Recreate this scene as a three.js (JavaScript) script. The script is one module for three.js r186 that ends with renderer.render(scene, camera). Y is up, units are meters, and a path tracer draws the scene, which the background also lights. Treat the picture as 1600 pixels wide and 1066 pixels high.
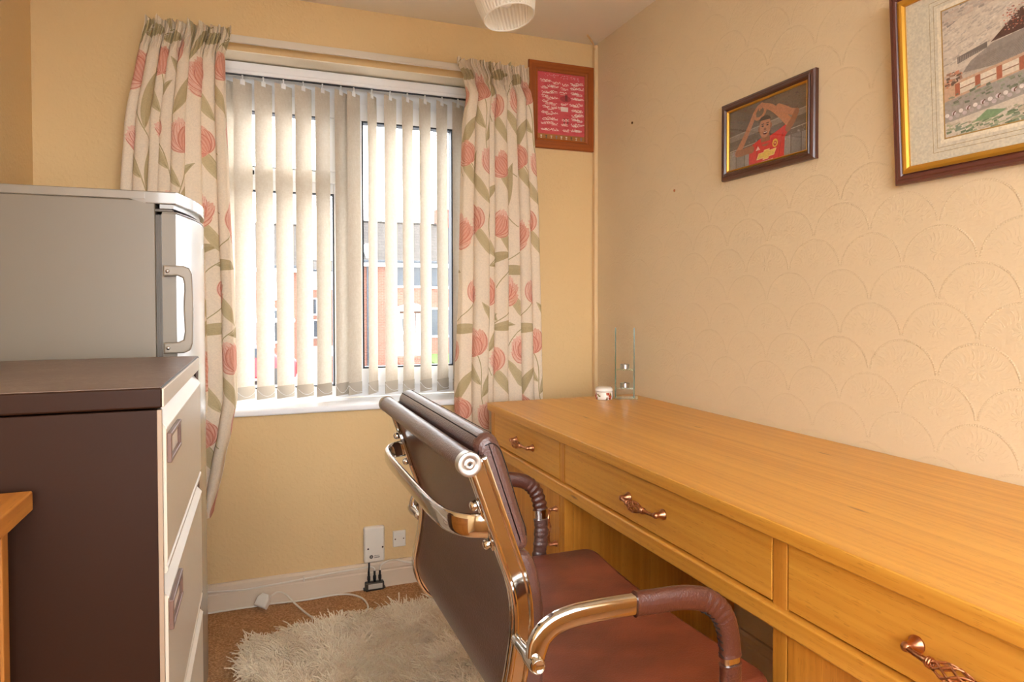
import * as THREE from 'three';
import { RoundedBoxGeometry } from 'three/addons/geometries/RoundedBoxGeometry.js';
import { mergeGeometries } from 'three/addons/utils/BufferGeometryUtils.js';

// ---------------------------------------------------------------- camera, sky, lights, exposure
const scene = new THREE.Scene();
const camera = new THREE.PerspectiveCamera(53.53, 1600 / 1066, 0.05, 200);
camera.position.set(-1.5168, 1.1901, 2.8415);
camera.rotation.order = 'YXZ';
camera.rotation.set(-0.01993, -0.36791, -0.00184);
camera.setViewOffset(1600, 1066, 0, 37.35, 1600, 1066);   // lens shift of the photograph
camera.updateProjectionMatrix();

const renderer = new THREE.WebGLRenderer({ antialias: true });
renderer.toneMapping = THREE.LinearToneMapping;
renderer.toneMappingExposure = 1.34;
renderer.shadowMap.enabled = true;

const SKY = 10;
scene.background = new THREE.Color().setRGB(SKY * 0.97, SKY, SKY * 1.04);   // bright overcast sky

// ---------------------------------------------------------------- helpers
let seed = 7;
const rnd = () => { seed = (seed + 0x6d2b79f5) | 0; let t = Math.imul(seed ^ (seed >>> 15), 1 | seed); t = (t + Math.imul(t ^ (t >>> 7), 61 | t)) ^ t; return ((t ^ (t >>> 14)) >>> 0) / 4294967296; };
const rr = (a, b) => a + (b - a) * rnd();
const V = (x, y, z) => new THREE.Vector3(x, y, z);
const used = new Map();
const numbered = (n) => { const k = used.get(n) ?? 0; used.set(n, k + 1); return k ? `${n}_${String(k).padStart(3, '0')}` : n; };
const bases = new WeakMap();

function merge(list) {
  const gs = (Array.isArray(list) ? list : [list]).map((g) => {
    const h = g.index ? g.toNonIndexed() : g.clone();
    for (const k of Object.keys(h.attributes)) if (!['position', 'normal', 'uv'].includes(k)) h.deleteAttribute(k);
    if (!h.attributes.uv) h.setAttribute('uv', new THREE.BufferAttribute(new Float32Array(h.attributes.position.count * 2), 2));
    if (!h.attributes.normal) h.computeVertexNormals();
    h.morphAttributes = {}; return h;
  });
  return gs.length === 1 ? gs[0] : mergeGeometries(gs, false);
}
function tag(o, label, category, group, kind) {
  if (label) o.userData.label = label;
  if (category) o.userData.category = category;
  if (group) o.userData.group = group;
  if (kind) o.userData.kind = kind;
  return o;
}
function thing(name, label, category, base = [0, 0, 0], group) {
  const o = new THREE.Group(); o.name = numbered(name); o.position.set(...base); scene.add(o); bases.set(o, V(...base));
  return tag(o, label, category, group);
}
function mesh(name, geos, mat, parent) {
  const g = merge(geos); const b = parent && bases.get(parent);
  if (b) g.translate(-b.x, -b.y, -b.z);
  const m = new THREE.Mesh(g, mat); m.castShadow = m.receiveShadow = true;
  if (parent) { m.name = name; parent.add(m); if (b) bases.set(m, b); } else { m.name = numbered(name); scene.add(m); }
  return m;
}
const single = (name, geos, mat, label, category, group) => tag(mesh(name, geos, mat), label, category, group);
const struct = (name, geos, mat) => { const m = mesh(name, geos, mat); m.userData.kind = 'structure'; return m; };

function box(x0, x1, y0, y1, z0, z1, r = 0, grain = 'z', off) {
  const w = x1 - x0, h = y1 - y0, d = z1 - z0;
  const g = r ? new RoundedBoxGeometry(w, h, d, 2, Math.min(r, w / 2.01, h / 2.01, d / 2.01)) : new THREE.BoxGeometry(w, h, d);
  g.translate((x0 + x1) / 2, (y0 + y1) / 2, (z0 + z1) / 2);
  return metreUV(g, grain, off);
}
function metreUV(geo, grain = 'z', off = [rr(0, 3), rr(0, 3)]) {
  const g = geo.index ? geo.toNonIndexed() : geo; if (!g.attributes.normal) g.computeVertexNormals();
  const p = g.attributes.position, n = g.attributes.normal, uv = new Float32Array(p.count * 2), gi = 'xyz'.indexOf(grain);
  for (let i = 0; i < p.count; i += 3) {
    const s = [0, 0, 0];
    for (let k = 0; k < 3; k++) { s[0] += Math.abs(n.getX(i + k)); s[1] += Math.abs(n.getY(i + k)); s[2] += Math.abs(n.getZ(i + k)); }
    const dom = s.indexOf(Math.max(...s));
    let a, b; if (dom === gi) { a = (gi + 1) % 3; b = (gi + 2) % 3; } else { a = gi; b = 3 - gi - dom; }
    for (let k = 0; k < 3; k++) { const c = [p.getX(i + k), p.getY(i + k), p.getZ(i + k)]; uv[2 * (i + k)] = c[a] + off[0]; uv[2 * (i + k) + 1] = c[b] + off[1]; }
  }
  g.setAttribute('uv', new THREE.BufferAttribute(uv, 2)); return g;
}
const ngeo = (pos, uv, idx) => { const g = new THREE.BufferGeometry(); g.setAttribute('position', new THREE.Float32BufferAttribute(pos, 3)); if (uv) g.setAttribute('uv', new THREE.Float32BufferAttribute(uv, 2)); g.setIndex(idx); g.computeVertexNormals(); return g; };
// sweep an ellipse (ra along "side", rb along "up") through points
function sweep(pts, ra, rb = ra, { n = 60, seg = 14, up = V(0, 0, 1), smooth = true, cap = true, square = 1 } = {}) {
  const vs = pts.map((p) => (p.isVector3 ? p : V(...p)));
  let P;
  if (smooth) { const c = new THREE.CatmullRomCurve3(vs, false, 'centripetal'); P = c.getPoints(n); } else P = vs;
  const pos = [], uv = [], idx = []; let len = 0;
  for (let i = 0; i < P.length; i++) {
    const t = P[Math.min(i + 1, P.length - 1)].clone().sub(P[Math.max(i - 1, 0)]).normalize();
    const s = up.clone().sub(t.clone().multiplyScalar(up.dot(t))).normalize(), w = t.clone().cross(s);
    if (i) len += P[i].distanceTo(P[i - 1]);
    const f = i / (P.length - 1), a = typeof ra === 'function' ? ra(f) : ra, b = typeof rb === 'function' ? rb(f) : rb;
    for (let k = 0; k <= seg; k++) {
      const th = k / seg * Math.PI * 2, c = Math.cos(th), q = Math.sin(th), cc = Math.sign(c) * Math.abs(c) ** square, qq = Math.sign(q) * Math.abs(q) ** square;
      const v = P[i].clone().addScaledVector(s, cc * a).addScaledVector(w, qq * b);
      pos.push(v.x, v.y, v.z); uv.push(k / seg * Math.PI * (a + b), len);
    }
  }
  for (let i = 0; i < P.length - 1; i++) for (let k = 0; k < seg; k++) { const A = i * (seg + 1) + k, B = A + seg + 1; idx.push(A, A + 1, B, B, A + 1, B + 1); }
  if (cap) for (const [r, flip] of [[0, 1], [P.length - 1, 0]]) {
    const c = pos.length / 3; pos.push(P[r].x, P[r].y, P[r].z); uv.push(0, 0);
    const o = c + 1; for (let k = 0; k <= seg; k++) { const j = (r * (seg + 1) + k) * 3; pos.push(pos[j], pos[j + 1], pos[j + 2]); uv.push(0, 0); }
    for (let k = 0; k < seg; k++) flip ? idx.push(c, o + k + 1, o + k) : idx.push(c, o + k, o + k + 1);
  }
  return ngeo(pos, uv, idx);
}
function lathe(profile, seg = 32) { return new THREE.LatheGeometry(profile.map(([r, y]) => new THREE.Vector2(r, y)), seg); }
// closed polygon in (a, b) extruded along the third axis, with rounded rims
function extrude(poly, z0, z1, bevel = 0, bs = 3, steps = 1) {
  const s = Array.isArray(poly) ? new THREE.Shape(poly.map(([x, y]) => new THREE.Vector2(x, y))) : poly;
  const g = new THREE.ExtrudeGeometry(s, { depth: z1 - z0 - 2 * bevel, bevelEnabled: bevel > 0, bevelThickness: bevel, bevelSize: bevel, bevelOffset: -bevel, bevelSegments: bs, steps, curveSegments: 10 });
  g.translate(0, 0, z0 + bevel); return g;
}
const spline2 = (pts, n) => new THREE.SplineCurve(pts.map(([x, y]) => new THREE.Vector2(x, y))).getPoints(n).map((p) => [p.x, p.y]);
function offset2(pts, d) {   // shift an open polyline sideways (positive: to the left of travel)
  return pts.map((p, i) => { const a = pts[Math.max(0, i - 1)], b = pts[Math.min(pts.length - 1, i + 1)], dx = b[0] - a[0], dy = b[1] - a[1], l = Math.hypot(dx, dy); return [p[0] - dy / l * d, p[1] + dx / l * d]; });
}
const lerpTable = (tab) => (y) => { for (let i = 0; i < tab.length - 1; i++) { const [a, va] = tab[i], [b, vb] = tab[i + 1]; if (y <= a && y >= b) { let t = (a - y) / (a - b); t = t * t * (3 - 2 * t) * 0.5 + t * 0.5; return va + (vb - va) * t; } } return y > tab[0][0] ? tab[0][1] : tab[tab.length - 1][1]; };

// ---------------------------------------------------------------- textures
const hash = (x, y, s) => { let h = Math.imul(x, 374761393) + Math.imul(y, 668265263) + Math.imul(s, 974634777) | 0; h = Math.imul(h ^ (h >>> 13), 1274126177); return ((h ^ (h >>> 16)) >>> 0) / 4294967296; };
function noise(x, y, px, py, s) {   // tileable value noise with periods px, py
  const xi = Math.floor(x), yi = Math.floor(y), fx = x - xi, fy = y - yi, u = fx * fx * (3 - 2 * fx), v = fy * fy * (3 - 2 * fy);
  const m = (a, n) => ((a % n) + n) % n, x0 = m(xi, px), x1 = m(xi + 1, px), y0 = m(yi, py), y1 = m(yi + 1, py);
  return (hash(x0, y0, s) * (1 - u) + hash(x1, y0, s) * u) * (1 - v) + (hash(x0, y1, s) * (1 - u) + hash(x1, y1, s) * u) * v;
}
function fbm(u, v, px, py, oct, s) { let a = 0, w = 0.5, t = 0; for (let i = 0; i < oct; i++) { a += w * noise(u * px, v * py, px, py, s + i); t += w; w *= 0.5; px *= 2; py *= 2; } return a / t; }
function dataTex(n, m, fn, srgb, repU, repV) {
  const d = new Uint8Array(n * m * 4);
  for (let j = 0; j < m; j++) for (let i = 0; i < n; i++) { const c = fn((i + 0.5) / n, (j + 0.5) / m), k = (j * n + i) * 4; for (let q = 0; q < 3; q++) d[k + q] = Math.max(0, Math.min(255, (Array.isArray(c) ? c[q] : c) * 255)); d[k + 3] = 255; }
  const t = new THREE.DataTexture(d, n, m); t.wrapS = t.wrapT = THREE.RepeatWrapping; t.magFilter = t.minFilter = THREE.LinearFilter; if (srgb) t.colorSpace = THREE.SRGBColorSpace;
  t.repeat.set(repU ?? 1, repV ?? 1); t.needsUpdate = true; return t;
}
function canvasTex(w, h, draw, srgb = true) {
  const c = document.createElement('canvas'); c.width = w; c.height = h; draw(c.getContext('2d'), w, h);
  const t = new THREE.CanvasTexture(c); if (srgb) t.colorSpace = THREE.SRGBColorSpace; t.wrapS = t.wrapT = THREE.RepeatWrapping; return t;
}
const mixc = (a, b, t) => a.map((x, i) => x + (b[i] - x) * t);
const hexc = (h) => [(h >> 16 & 255) / 255, (h >> 8 & 255) / 255, (h & 255) / 255];

function woodTex(light, dark, sd, knots = true) {
  return dataTex(1024, 1024, (u, v) => {
    const bend = 0.02 * (fbm(u, v, 2, 4, 2, sd) - 0.5);
    const w = v + bend, a = fbm(u, w, 1, 26, 3, sd + 3), b = fbm(u, w, 2, 90, 2, sd + 9), broad = fbm(u, w, 1, 5, 2, sd + 21);
    const ring = 0.5 + 0.5 * Math.sin((w * 34 + 5 * fbm(u, v, 1, 3, 2, sd + 30)) * Math.PI * 2);
    const pore = noise(u * 56, w * 480, 56, 480, sd + 40) > 0.84 ? 1 : 0;
    let t = 0.32 * a + 0.25 * b + 0.25 * broad + 0.13 * ring * a; t = Math.max(0, Math.min(1, (t - 0.28) * 1.75));
    let c = mixc(light, dark, t); if (pore) c = mixc(c, mixc(dark, [0.3, 0.15, 0.04], 0.3), 0.24);
    if (knots) for (const [ku, kv] of [[0.2, 0.31], [0.55, 0.74], [0.81, 0.18]]) { const d = Math.hypot((u - ku) * 38, (v - kv) * 120); if (d < 1) c = mixc(c, mixc(dark, [0.2, 0.1, 0.03], 0.5), (1 - d) * 0.9); }
    return c;
  }, true, 1 / 1.1, 1 / 0.55);
}
// ---------------------------------------------------------------- materials
const std = (color, roughness = 0.6, extra = {}) => new THREE.MeshStandardMaterial({ color, roughness, ...extra });
const phy = (color, roughness = 0.6, extra = {}) => new THREE.MeshPhysicalMaterial({ color, roughness, ...extra });
const M = {};
{
  const oak = woodTex(hexc(0xe3a644), hexc(0xc17a20), 5), oakV = woodTex(hexc(0xd8963a), hexc(0xb06a1a), 77, false);
  M.oak = phy(0xffffff, 0.38, { map: oak, clearcoat: 0.25, clearcoatRoughness: 0.28 });
  M.oakV = phy(0xffffff, 0.42, { map: oakV, clearcoat: 0.2, clearcoatRoughness: 0.3 });
  M.oakDark = std(0xffffff, 0.5, { map: woodTex(hexc(0xc07c33), hexc(0x93551c), 131, false) });
  M.frameWood = std(0xffffff, 0.42, { map: woodTex(hexc(0xa8561c), hexc(0x7c3a10), 171, false) });

  // embossed wallpapers: relief only
  const chip = dataTex(1024, 1024, (u, v) => { const a = fbm(u, v, 34, 34, 2, 301), b = fbm(u, v, 8, 8, 2, 311); return 0.2 + 0.75 * Math.max(0, Math.min(1, (a - 0.42) * 3.2)) * (0.6 + 0.4 * b); }, false, 1 / 0.32, 1 / 0.32);
  const relief = canvasTex(1024, 1024, (g, w, h) => {
    g.fillStyle = '#444'; g.fillRect(0, 0, w, h); g.lineCap = 'round'; seed = 404;
    const nx = 3, ny = 6, cw = w / nx, rh = h / ny;   // staggered scallops, each a beaded arch over a medallion
    for (let j = -2; j <= ny + 1; j++) for (let i = -1; i <= nx; i++) {
      g.save(); g.translate((i + (((j % 2) + 2) % 2 ? 0.5 : 0)) * cw + cw / 2, j * rh + rh); g.scale(1, rh * 2 / cw);
      const R = cw * 0.5;
      for (let q = 0; q < 46; q++) { const a = Math.PI * (1.04 + 0.92 * q / 45); g.fillStyle = 'rgba(250,250,250,.95)'; g.beginPath(); g.arc(R * 0.97 * Math.cos(a), R * 0.97 * Math.sin(a), 4.6, 0, 7); g.fill(); }
      for (let q = 0; q < 17; q++) { const a = Math.PI * (1.1 + 0.8 * q / 16); g.strokeStyle = 'rgba(205,205,205,.5)'; g.lineWidth = 5; g.beginPath(); g.moveTo(R * 0.82 * Math.cos(a), R * 0.82 * Math.sin(a)); g.quadraticCurveTo(R * 0.7 * Math.cos(a + 0.09), R * 0.7 * Math.sin(a + 0.09), R * 0.58 * Math.cos(a), R * 0.58 * Math.sin(a)); g.stroke(); }
      for (let q = 0; q < 9; q++) { const a = q / 9 * 6.283; g.save(); g.translate(0, -R * 0.3); g.rotate(a); g.fillStyle = 'rgba(235,235,235,.7)'; g.beginPath(); g.ellipse(R * 0.15, 0, R * 0.09, R * 0.035, 0, 0, 7); g.fill(); g.restore(); }
      g.restore();
    }
    const d = g.getImageData(0, 0, w, h), src = d.data;
    for (let j = 0; j < h; j++) for (let i = 0; i < w; i++) { const k = (j * w + i) * 4, n = fbm(i / w, j / h, 70, 70, 3, 501); const x = src[k] * 0.5 + 255 * 0.55 * n; src[k] = src[k + 1] = src[k + 2] = x; }
    g.putImageData(d, 0, 0);
  }, false); relief.repeat.set(1 / 0.57, 1 / 0.55);
  const paint = dataTex(256, 256, (u, v) => { const t = fbm(u, v, 5, 5, 4, 611); return [0.985 + 0.03 * (t - 0.5), 0.985 + 0.03 * (t - 0.5), 0.985 + 0.035 * (t - 0.5)]; }, false, 1 / 0.9, 1 / 0.9);
  M.wall = std(new THREE.Color().setRGB(0.77, 0.54, 0.265), 0.72, { map: paint, bumpMap: chip, bumpScale: 0.0009 });
  M.wallRight = std(new THREE.Color().setRGB(0.79, 0.63, 0.41), 0.72, { map: paint, bumpMap: relief, bumpScale: 0.0015 });
  M.ceiling = std(new THREE.Color().setRGB(0.90, 0.83, 0.71), 0.9, { map: paint });
  M.reveal = std(new THREE.Color().setRGB(0.90, 0.82, 0.66), 0.7);
  M.skirt = std(new THREE.Color().setRGB(0.74, 0.6, 0.44), 0.45);
  const carpetC = dataTex(512, 512, (u, v) => { const a = fbm(u, v, 90, 90, 2, 701), b = fbm(u, v, 5, 5, 3, 711); const c = mixc(hexc(0xae7c50), hexc(0xdcaa7a), Math.max(0, Math.min(1, (a - 0.3) * 2.2))); return mixc(c, hexc(0xb08255), 0.35 * b); }, true, 1 / 0.42, 1 / 0.42);
  const carpetB = dataTex(512, 512, (u, v) => fbm(u, v, 100, 100, 2, 701), false, 1 / 0.42, 1 / 0.42);
  M.carpet = std(0xffffff, 0.98, { map: carpetC, bumpMap: carpetB, bumpScale: 0.006 });
  M.upvc = phy(0xf3f4f6, 0.28);
  M.whitePlastic = std(0xe9e2d4, 0.42);
  M.cableWhite = std(0xe6dccb, 0.45);
  M.gasket = std(0x2b3038, 0.6);
  M.glass = phy(0xffffff, 0.0, { transmission: 1, thickness: 0, ior: 1.5 });
  const weave = dataTex(512, 512, (u, v) => 0.5 * fbm(u, v, 24, 240, 2, 801) + 0.5 * fbm(u + 0.3 * v, v, 60, 20, 3, 811), false, 1 / 0.25, 1 / 0.25);
  const weaveC = dataTex(512, 512, (u, v) => { const t = 0.5 * fbm(u, v, 24, 240, 2, 801) + 0.5 * fbm(u, v, 40, 26, 3, 811); return mixc(hexc(0xe2d6c4), hexc(0xfaf4ea), t); }, true, 1 / 0.25, 1 / 0.25);
  M.slat = phy(0xe2dfda, 1, { map: weaveC, bumpMap: weave, bumpScale: 0.0006, transmission: 0.18, thickness: 0, side: THREE.DoubleSide, specularIntensity: 0.2 });
  M.slatPocket = phy(0xbfb5a6, 1, { bumpMap: weave, bumpScale: 0.0006, transmission: 0.03, thickness: 0, side: THREE.DoubleSide, specularIntensity: 0.2 });
  M.chrome = std(0xd6d3ce, 0.09, { metalness: 1 });
  M.satin = std(0xc9c6c0, 0.28, { metalness: 1 });
  const copperC = dataTex(128, 128, (u, v) => mixc(hexc(0xa0623f), hexc(0xe8b08a), fbm(u, v, 9, 9, 3, 901)), true, 30, 30);
  M.copper = std(0xffffff, 0.3, { metalness: 1, map: copperC });
  M.copperDark = std(0x3a2018, 0.5, { metalness: 0.8 });
  const hide = dataTex(512, 512, (u, v) => { const a = fbm(u, v, 80, 80, 2, 1001); return a; }, false, 1 / 0.16, 1 / 0.16);
  M.leather = phy(0x52332a, 0.36, { bumpMap: hide, bumpScale: 0.0005, clearcoat: 0.45, clearcoatRoughness: 0.34 });
  const seatC = dataTex(512, 512, (u, v) => { const a = fbm(u, v, 3, 5, 4, 1051), b = fbm(u, v, 8, 12, 3, 1061); return mixc(hexc(0x4e1d10), hexc(0x854029), Math.max(0, Math.min(1, (0.6 * a + 0.4 * b - 0.3) * 2.4))); }, true, 1 / 0.7, 1 / 0.7);
  M.seatLeather = phy(0xffffff, 0.42, { map: seatC, bumpMap: hide, bumpScale: 0.0004, clearcoat: 0.12, clearcoatRoughness: 0.4 });
  M.sleeve = phy(0x4c2416, 0.38, { bumpMap: hide, bumpScale: 0.0005, clearcoat: 0.15, clearcoatRoughness: 0.35 });
  M.seam = std(0x1d1210, 0.7);
  M.black = std(0x1c1a19, 0.5);
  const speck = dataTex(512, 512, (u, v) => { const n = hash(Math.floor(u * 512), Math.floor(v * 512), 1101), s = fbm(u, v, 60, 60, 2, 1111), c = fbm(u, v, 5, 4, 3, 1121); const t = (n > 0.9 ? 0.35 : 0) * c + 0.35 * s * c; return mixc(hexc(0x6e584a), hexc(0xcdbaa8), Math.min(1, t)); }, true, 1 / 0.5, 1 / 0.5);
  M.cabinet = phy(0x2f180a, 0.5, { specularIntensity: 0.4 });
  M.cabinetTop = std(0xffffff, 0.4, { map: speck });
  M.drawer = std(0xcfc0aa, 0.38);
  M.fridge = std(0x7d7160, 0.4, { metalness: 0.1 });
  M.fridgeDoor = phy(0x8b8072, 0.36, { metalness: 0.1, clearcoat: 1, clearcoatRoughness: 0.16 });
  M.fridgeCap = phy(0x8b8072, 0.3, { metalness: 0.1, clearcoat: 1, clearcoatRoughness: 0.06 });
  M.fridgeGasket = std(0x6d665d, 0.6);
  M.handlePlastic = std(0x8d806f, 0.38, { metalness: 0.1 });
  M.shade = phy(0xf6f0e4, 1, { transmission: 0.5, thickness: 0, side: THREE.DoubleSide, specularIntensity: 0.2 });
  M.shadeRim = std(0xf4eee2, 0.7);
  M.gilt = std(0xd9a441, 0.3, { metalness: 0.7 });
  M.mahogany = phy(0x4f2a1f, 0.32, { clearcoat: 0.4, clearcoatRoughness: 0.2 });
  M.mahogany2 = phy(0x66382f, 0.36, { clearcoat: 0.3, clearcoatRoughness: 0.25 });
  M.backing = std(0x6b4a2c, 0.9);
  M.wax = std(0xefe2cf, 0.6);
  M.porcelain = phy(0xf2ece2, 0.25);
  M.glassEdge = phy(0xf4fbf5, 0.0, { transmission: 1, thickness: 0, ior: 1.5 });
  M.edgeGreen = phy(0x4f6b4c, 0.15, { transmission: 0.3, thickness: 0 });
  M.trunk = std(new THREE.Color().setRGB(0.79, 0.57, 0.31), 0.55);
}

// ---------------------------------------------------------------- the room
const RX = 0, LX = -2.231, H = 2.4, ZB = 3.5;
const WIN = { x0: -1.76, x1: -0.555, y0: 0.752, y1: 2.172 };
const O0 = [0, 0];
struct('floor', box(LX - 0.12, RX + 0.12, -0.12, 0, -0.28, ZB, 0, 'z', O0), M.carpet);
struct('ceiling', box(LX - 0.12, RX + 0.12, H, H + 0.12, -0.28, ZB + 0.28, 0, 'z', O0), M.ceiling);
struct('wall_right', box(RX, RX + 0.12, 0, H, -0.28, ZB + 0.28, 0, 'z', O0), M.wallRight);
struct('wall_left', box(LX - 0.12, LX, 0, H, -0.28, ZB + 0.28, 0, 'z', O0), M.wall);
struct('wall_window', [box(LX, WIN.x0, 0, H, -0.28, 0, 0, 'x', O0), box(WIN.x1, RX, 0, H, -0.28, 0, 0, 'x', O0), box(WIN.x0, WIN.x1, 0, WIN.y0, -0.28, 0, 0, 'x', O0), box(WIN.x0, WIN.x1, WIN.y1, H, -0.28, 0, 0, 'x', O0)], M.wall);
// plastered, paler lining of the window recess
struct('trim_1', [box(WIN.x0, WIN.x1, WIN.y1 - 0.004, WIN.y1, -0.19, -0.002), box(WIN.x0, WIN.x0 + 0.004, WIN.y0, WIN.y1 - 0.004, -0.19, -0.002), box(WIN.x1 - 0.004, WIN.x1, WIN.y0, WIN.y1 - 0.004, -0.19, -0.002)], M.reveal);
// unseen window added in the rear wall, behind the camera, for fill light
const REAR = { x0: -2.1, x1: -0.3, y0: 0.7, y1: 2.3 };
struct('wall_rear', [box(LX, REAR.x0, 0, H, ZB, ZB + 0.28, 0, 'x', O0), box(REAR.x1, RX, 0, H, ZB, ZB + 0.28, 0, 'x', O0), box(REAR.x0, REAR.x1, 0, REAR.y0, ZB, ZB + 0.28, 0, 'x', O0), box(REAR.x0, REAR.x1, REAR.y1, H, ZB, ZB + 0.28, 0, 'x', O0)], M.wall);
// skirting boards with a stepped top
function skirting(name, along, a, b, at, dir) {
  const prof = [[0, 0], [0.016, 0], [0.016, 0.066], [0.0135, 0.07], [0.0135, 0.074], [0.016, 0.078], [0.016, 0.098], [0.01, 0.107], [0, 0.107]];
  const g = extrude(prof, a, b);
  if (along === 'x') { g.rotateY(-Math.PI / 2); g.scale(-1, 1, 1); flip(g); g.translate(0, 0, at); } else { if (dir < 0) { g.scale(-1, 1, 1); flip(g); } g.translate(at, 0, 0); }
  return struct(name, metreUV(g, along), M.skirt);
}
function flip(g) { const h = g.index ? g.index.array : null, p = g.attributes.position; if (h) { for (let i = 0; i < h.length; i += 3) { const t = h[i]; h[i] = h[i + 1]; h[i + 1] = t; } } else for (const k of Object.keys(g.attributes)) { const at = g.attributes[k], n = at.itemSize; for (let i = 0; i < p.count; i += 3) for (let q = 0; q < n; q++) { const t = at.array[i * n + q]; at.array[i * n + q] = at.array[(i + 1) * n + q]; at.array[(i + 1) * n + q] = t; } } g.computeVertexNormals(); return g; }
skirting('baseboard_window', 'x', LX, RX, 0, 1);
skirting('baseboard_right', 'z', 0.017, ZB, RX, -1);
skirting('baseboard_left', 'z', 0.017, ZB, LX, 1);

// ---------------------------------------------------------------- window
{
  const zf = -0.19, zb = -0.25, x0 = WIN.x0 + 0.004, x1 = WIN.x1 - 0.004, y0 = WIN.y0 + 0.026, y1 = WIN.y1 - 0.004;
  const w = thing('window_1', null, null, [(x0 + x1) / 2, y0, zf]); w.userData.kind = 'structure';
  const f = 0.055;
  mesh('window_frame', [box(x0, x1, y0, y0 + f, zb, zf, 0.005), box(x0, x1, y1 - 0.112, y1, zb, zf, 0.005), box(x0, x0 + f, y0 + f, y1 - f, zb, zf, 0.005), box(x1 - f, x1, y0 + f, y1 - f, zb, zf, 0.005),
    box(-1.178, -1.118, y0 + f, y1 - f, zb, zf, 0.005), box(x0 + f, -1.178, 1.667, 1.722, zb, zf, 0.005)], M.upvc, w);
  const ring = (a, b, c, d, t, z0, z1, r = 0.004) => [box(a, b, c, c + t, z0, z1, r), box(a, b, d - t, d, z0, z1, r), box(a, a + t, c + t, d - t, z0, z1, r), box(b - t, b, c + t, d - t, z0, z1, r)];
  
  const sash = (o, i, z0, z1) => [box(o[0], o[1], o[2], i[2], z0, z1, 0.004), box(o[0], o[1], i[3], o[3], z0, z1, 0.004), box(o[0], i[0], i[2], i[3], z0, z1, 0.004), box(i[1], o[1], i[2], i[3], z0, z1, 0.004)];
  const ca = [-1.058, -0.645, 0.905, 1.992], fa = [x0 + f + 0.036, -1.207, 1.76, 1.992], lo = [x0 + f, -1.178, y0 + f, 1.667];
  mesh('casement_sash', sash([-1.13, -0.598, y0 + f - 0.01, 2.068], ca, zb + 0.008, zf + 0.014), M.upvc, w);
  mesh('fanlight_sash', sash([x0 + f - 0.012, -1.166, 1.71, 2.068], fa, zb + 0.008, zf + 0.014), M.upvc, w);
  mesh('pane', box(ca[0] - 0.01, ca[1] + 0.01, ca[2] - 0.01, ca[3] + 0.01, -0.222, -0.218), M.glass, w);
  mesh('pane', box(fa[0] - 0.01, fa[1] + 0.01, fa[2] - 0.01, fa[3] + 0.01, -0.222, -0.218), M.glass, w);
  mesh('pane', box(lo[0] - 0.01, lo[1] + 0.01, lo[2] - 0.01, lo[3] + 0.01, -0.222, -0.218), M.glass, w);
  mesh('gasket', [...ring(-1.0585, -0.6445, 0.9045, 1.9925, 0.007, -0.226, zf + 0.0125, 0), ...ring(fa[0] - 0.001, fa[1] + 0.001, fa[2] - 0.001, fa[3] + 0.001, 0.005, -0.226, zf + 0.0125, 0), ...ring(lo[0] - 0.001, lo[1] + 0.001, lo[2] - 0.001, lo[3] + 0.001, 0.006, -0.226, -0.192, 0)], M.gasket, w);
  mesh('window_handle', [box(-1.49, -1.47, 1.722, 1.75, zf + 0.012, zf + 0.03, 0.005), box(-1.486, -1.395, 1.738, 1.752, zf + 0.026, zf + 0.042, 0.006)], M.upvc, w);
  mesh('handle_button', box(-1.512, -1.5, 1.728, 1.745, zf + 0.012, zf + 0.026, 0.003), M.black, w); mesh('handle_button', box(-1.41, -1.4, 1.722, 1.738, zf + 0.026, zf + 0.044, 0.003), M.black, w);
}
{
  const w = thing('window_2', null, null, [(REAR.x0 + REAR.x1) / 2, REAR.y0, ZB + 0.2]); w.userData.kind = 'structure';  // frame and panes of the added window that lets in fill daylight
  const z0 = ZB + 0.16, z1 = ZB + 0.22, m = (REAR.x0 + REAR.x1) / 2;
  mesh('window_frame', [box(REAR.x0, REAR.x1, REAR.y0, REAR.y0 + 0.06, z0, z1, 0.005), box(REAR.x0, REAR.x1, REAR.y1 - 0.06, REAR.y1, z0, z1, 0.005), box(REAR.x0, REAR.x0 + 0.06, REAR.y0, REAR.y1, z0, z1, 0.005), box(REAR.x1 - 0.06, REAR.x1, REAR.y0, REAR.y1, z0, z1, 0.005), box(m - 0.035, m + 0.035, REAR.y0, REAR.y1, z0, z1, 0.005)], M.upvc, w);
  for (const [a, b] of [[REAR.x0 + 0.05, m - 0.03], [m + 0.03, REAR.x1 - 0.05]]) mesh('pane', box(a, b, REAR.y0 + 0.05, REAR.y1 - 0.05, ZB + 0.188, ZB + 0.192), M.glass, w);
}
// window board
{
  const s = struct('windowsill', [box(WIN.x0 - 0.03, WIN.x1 + 0.03, WIN.y0, WIN.y0 + 0.026, 0.0, 0.032, 0.009), box(WIN.x0, WIN.x1, WIN.y0, WIN.y0 + 0.026, -0.19, 0.01, 0)], M.upvc);
  s.name = 'windowsill';
}

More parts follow.
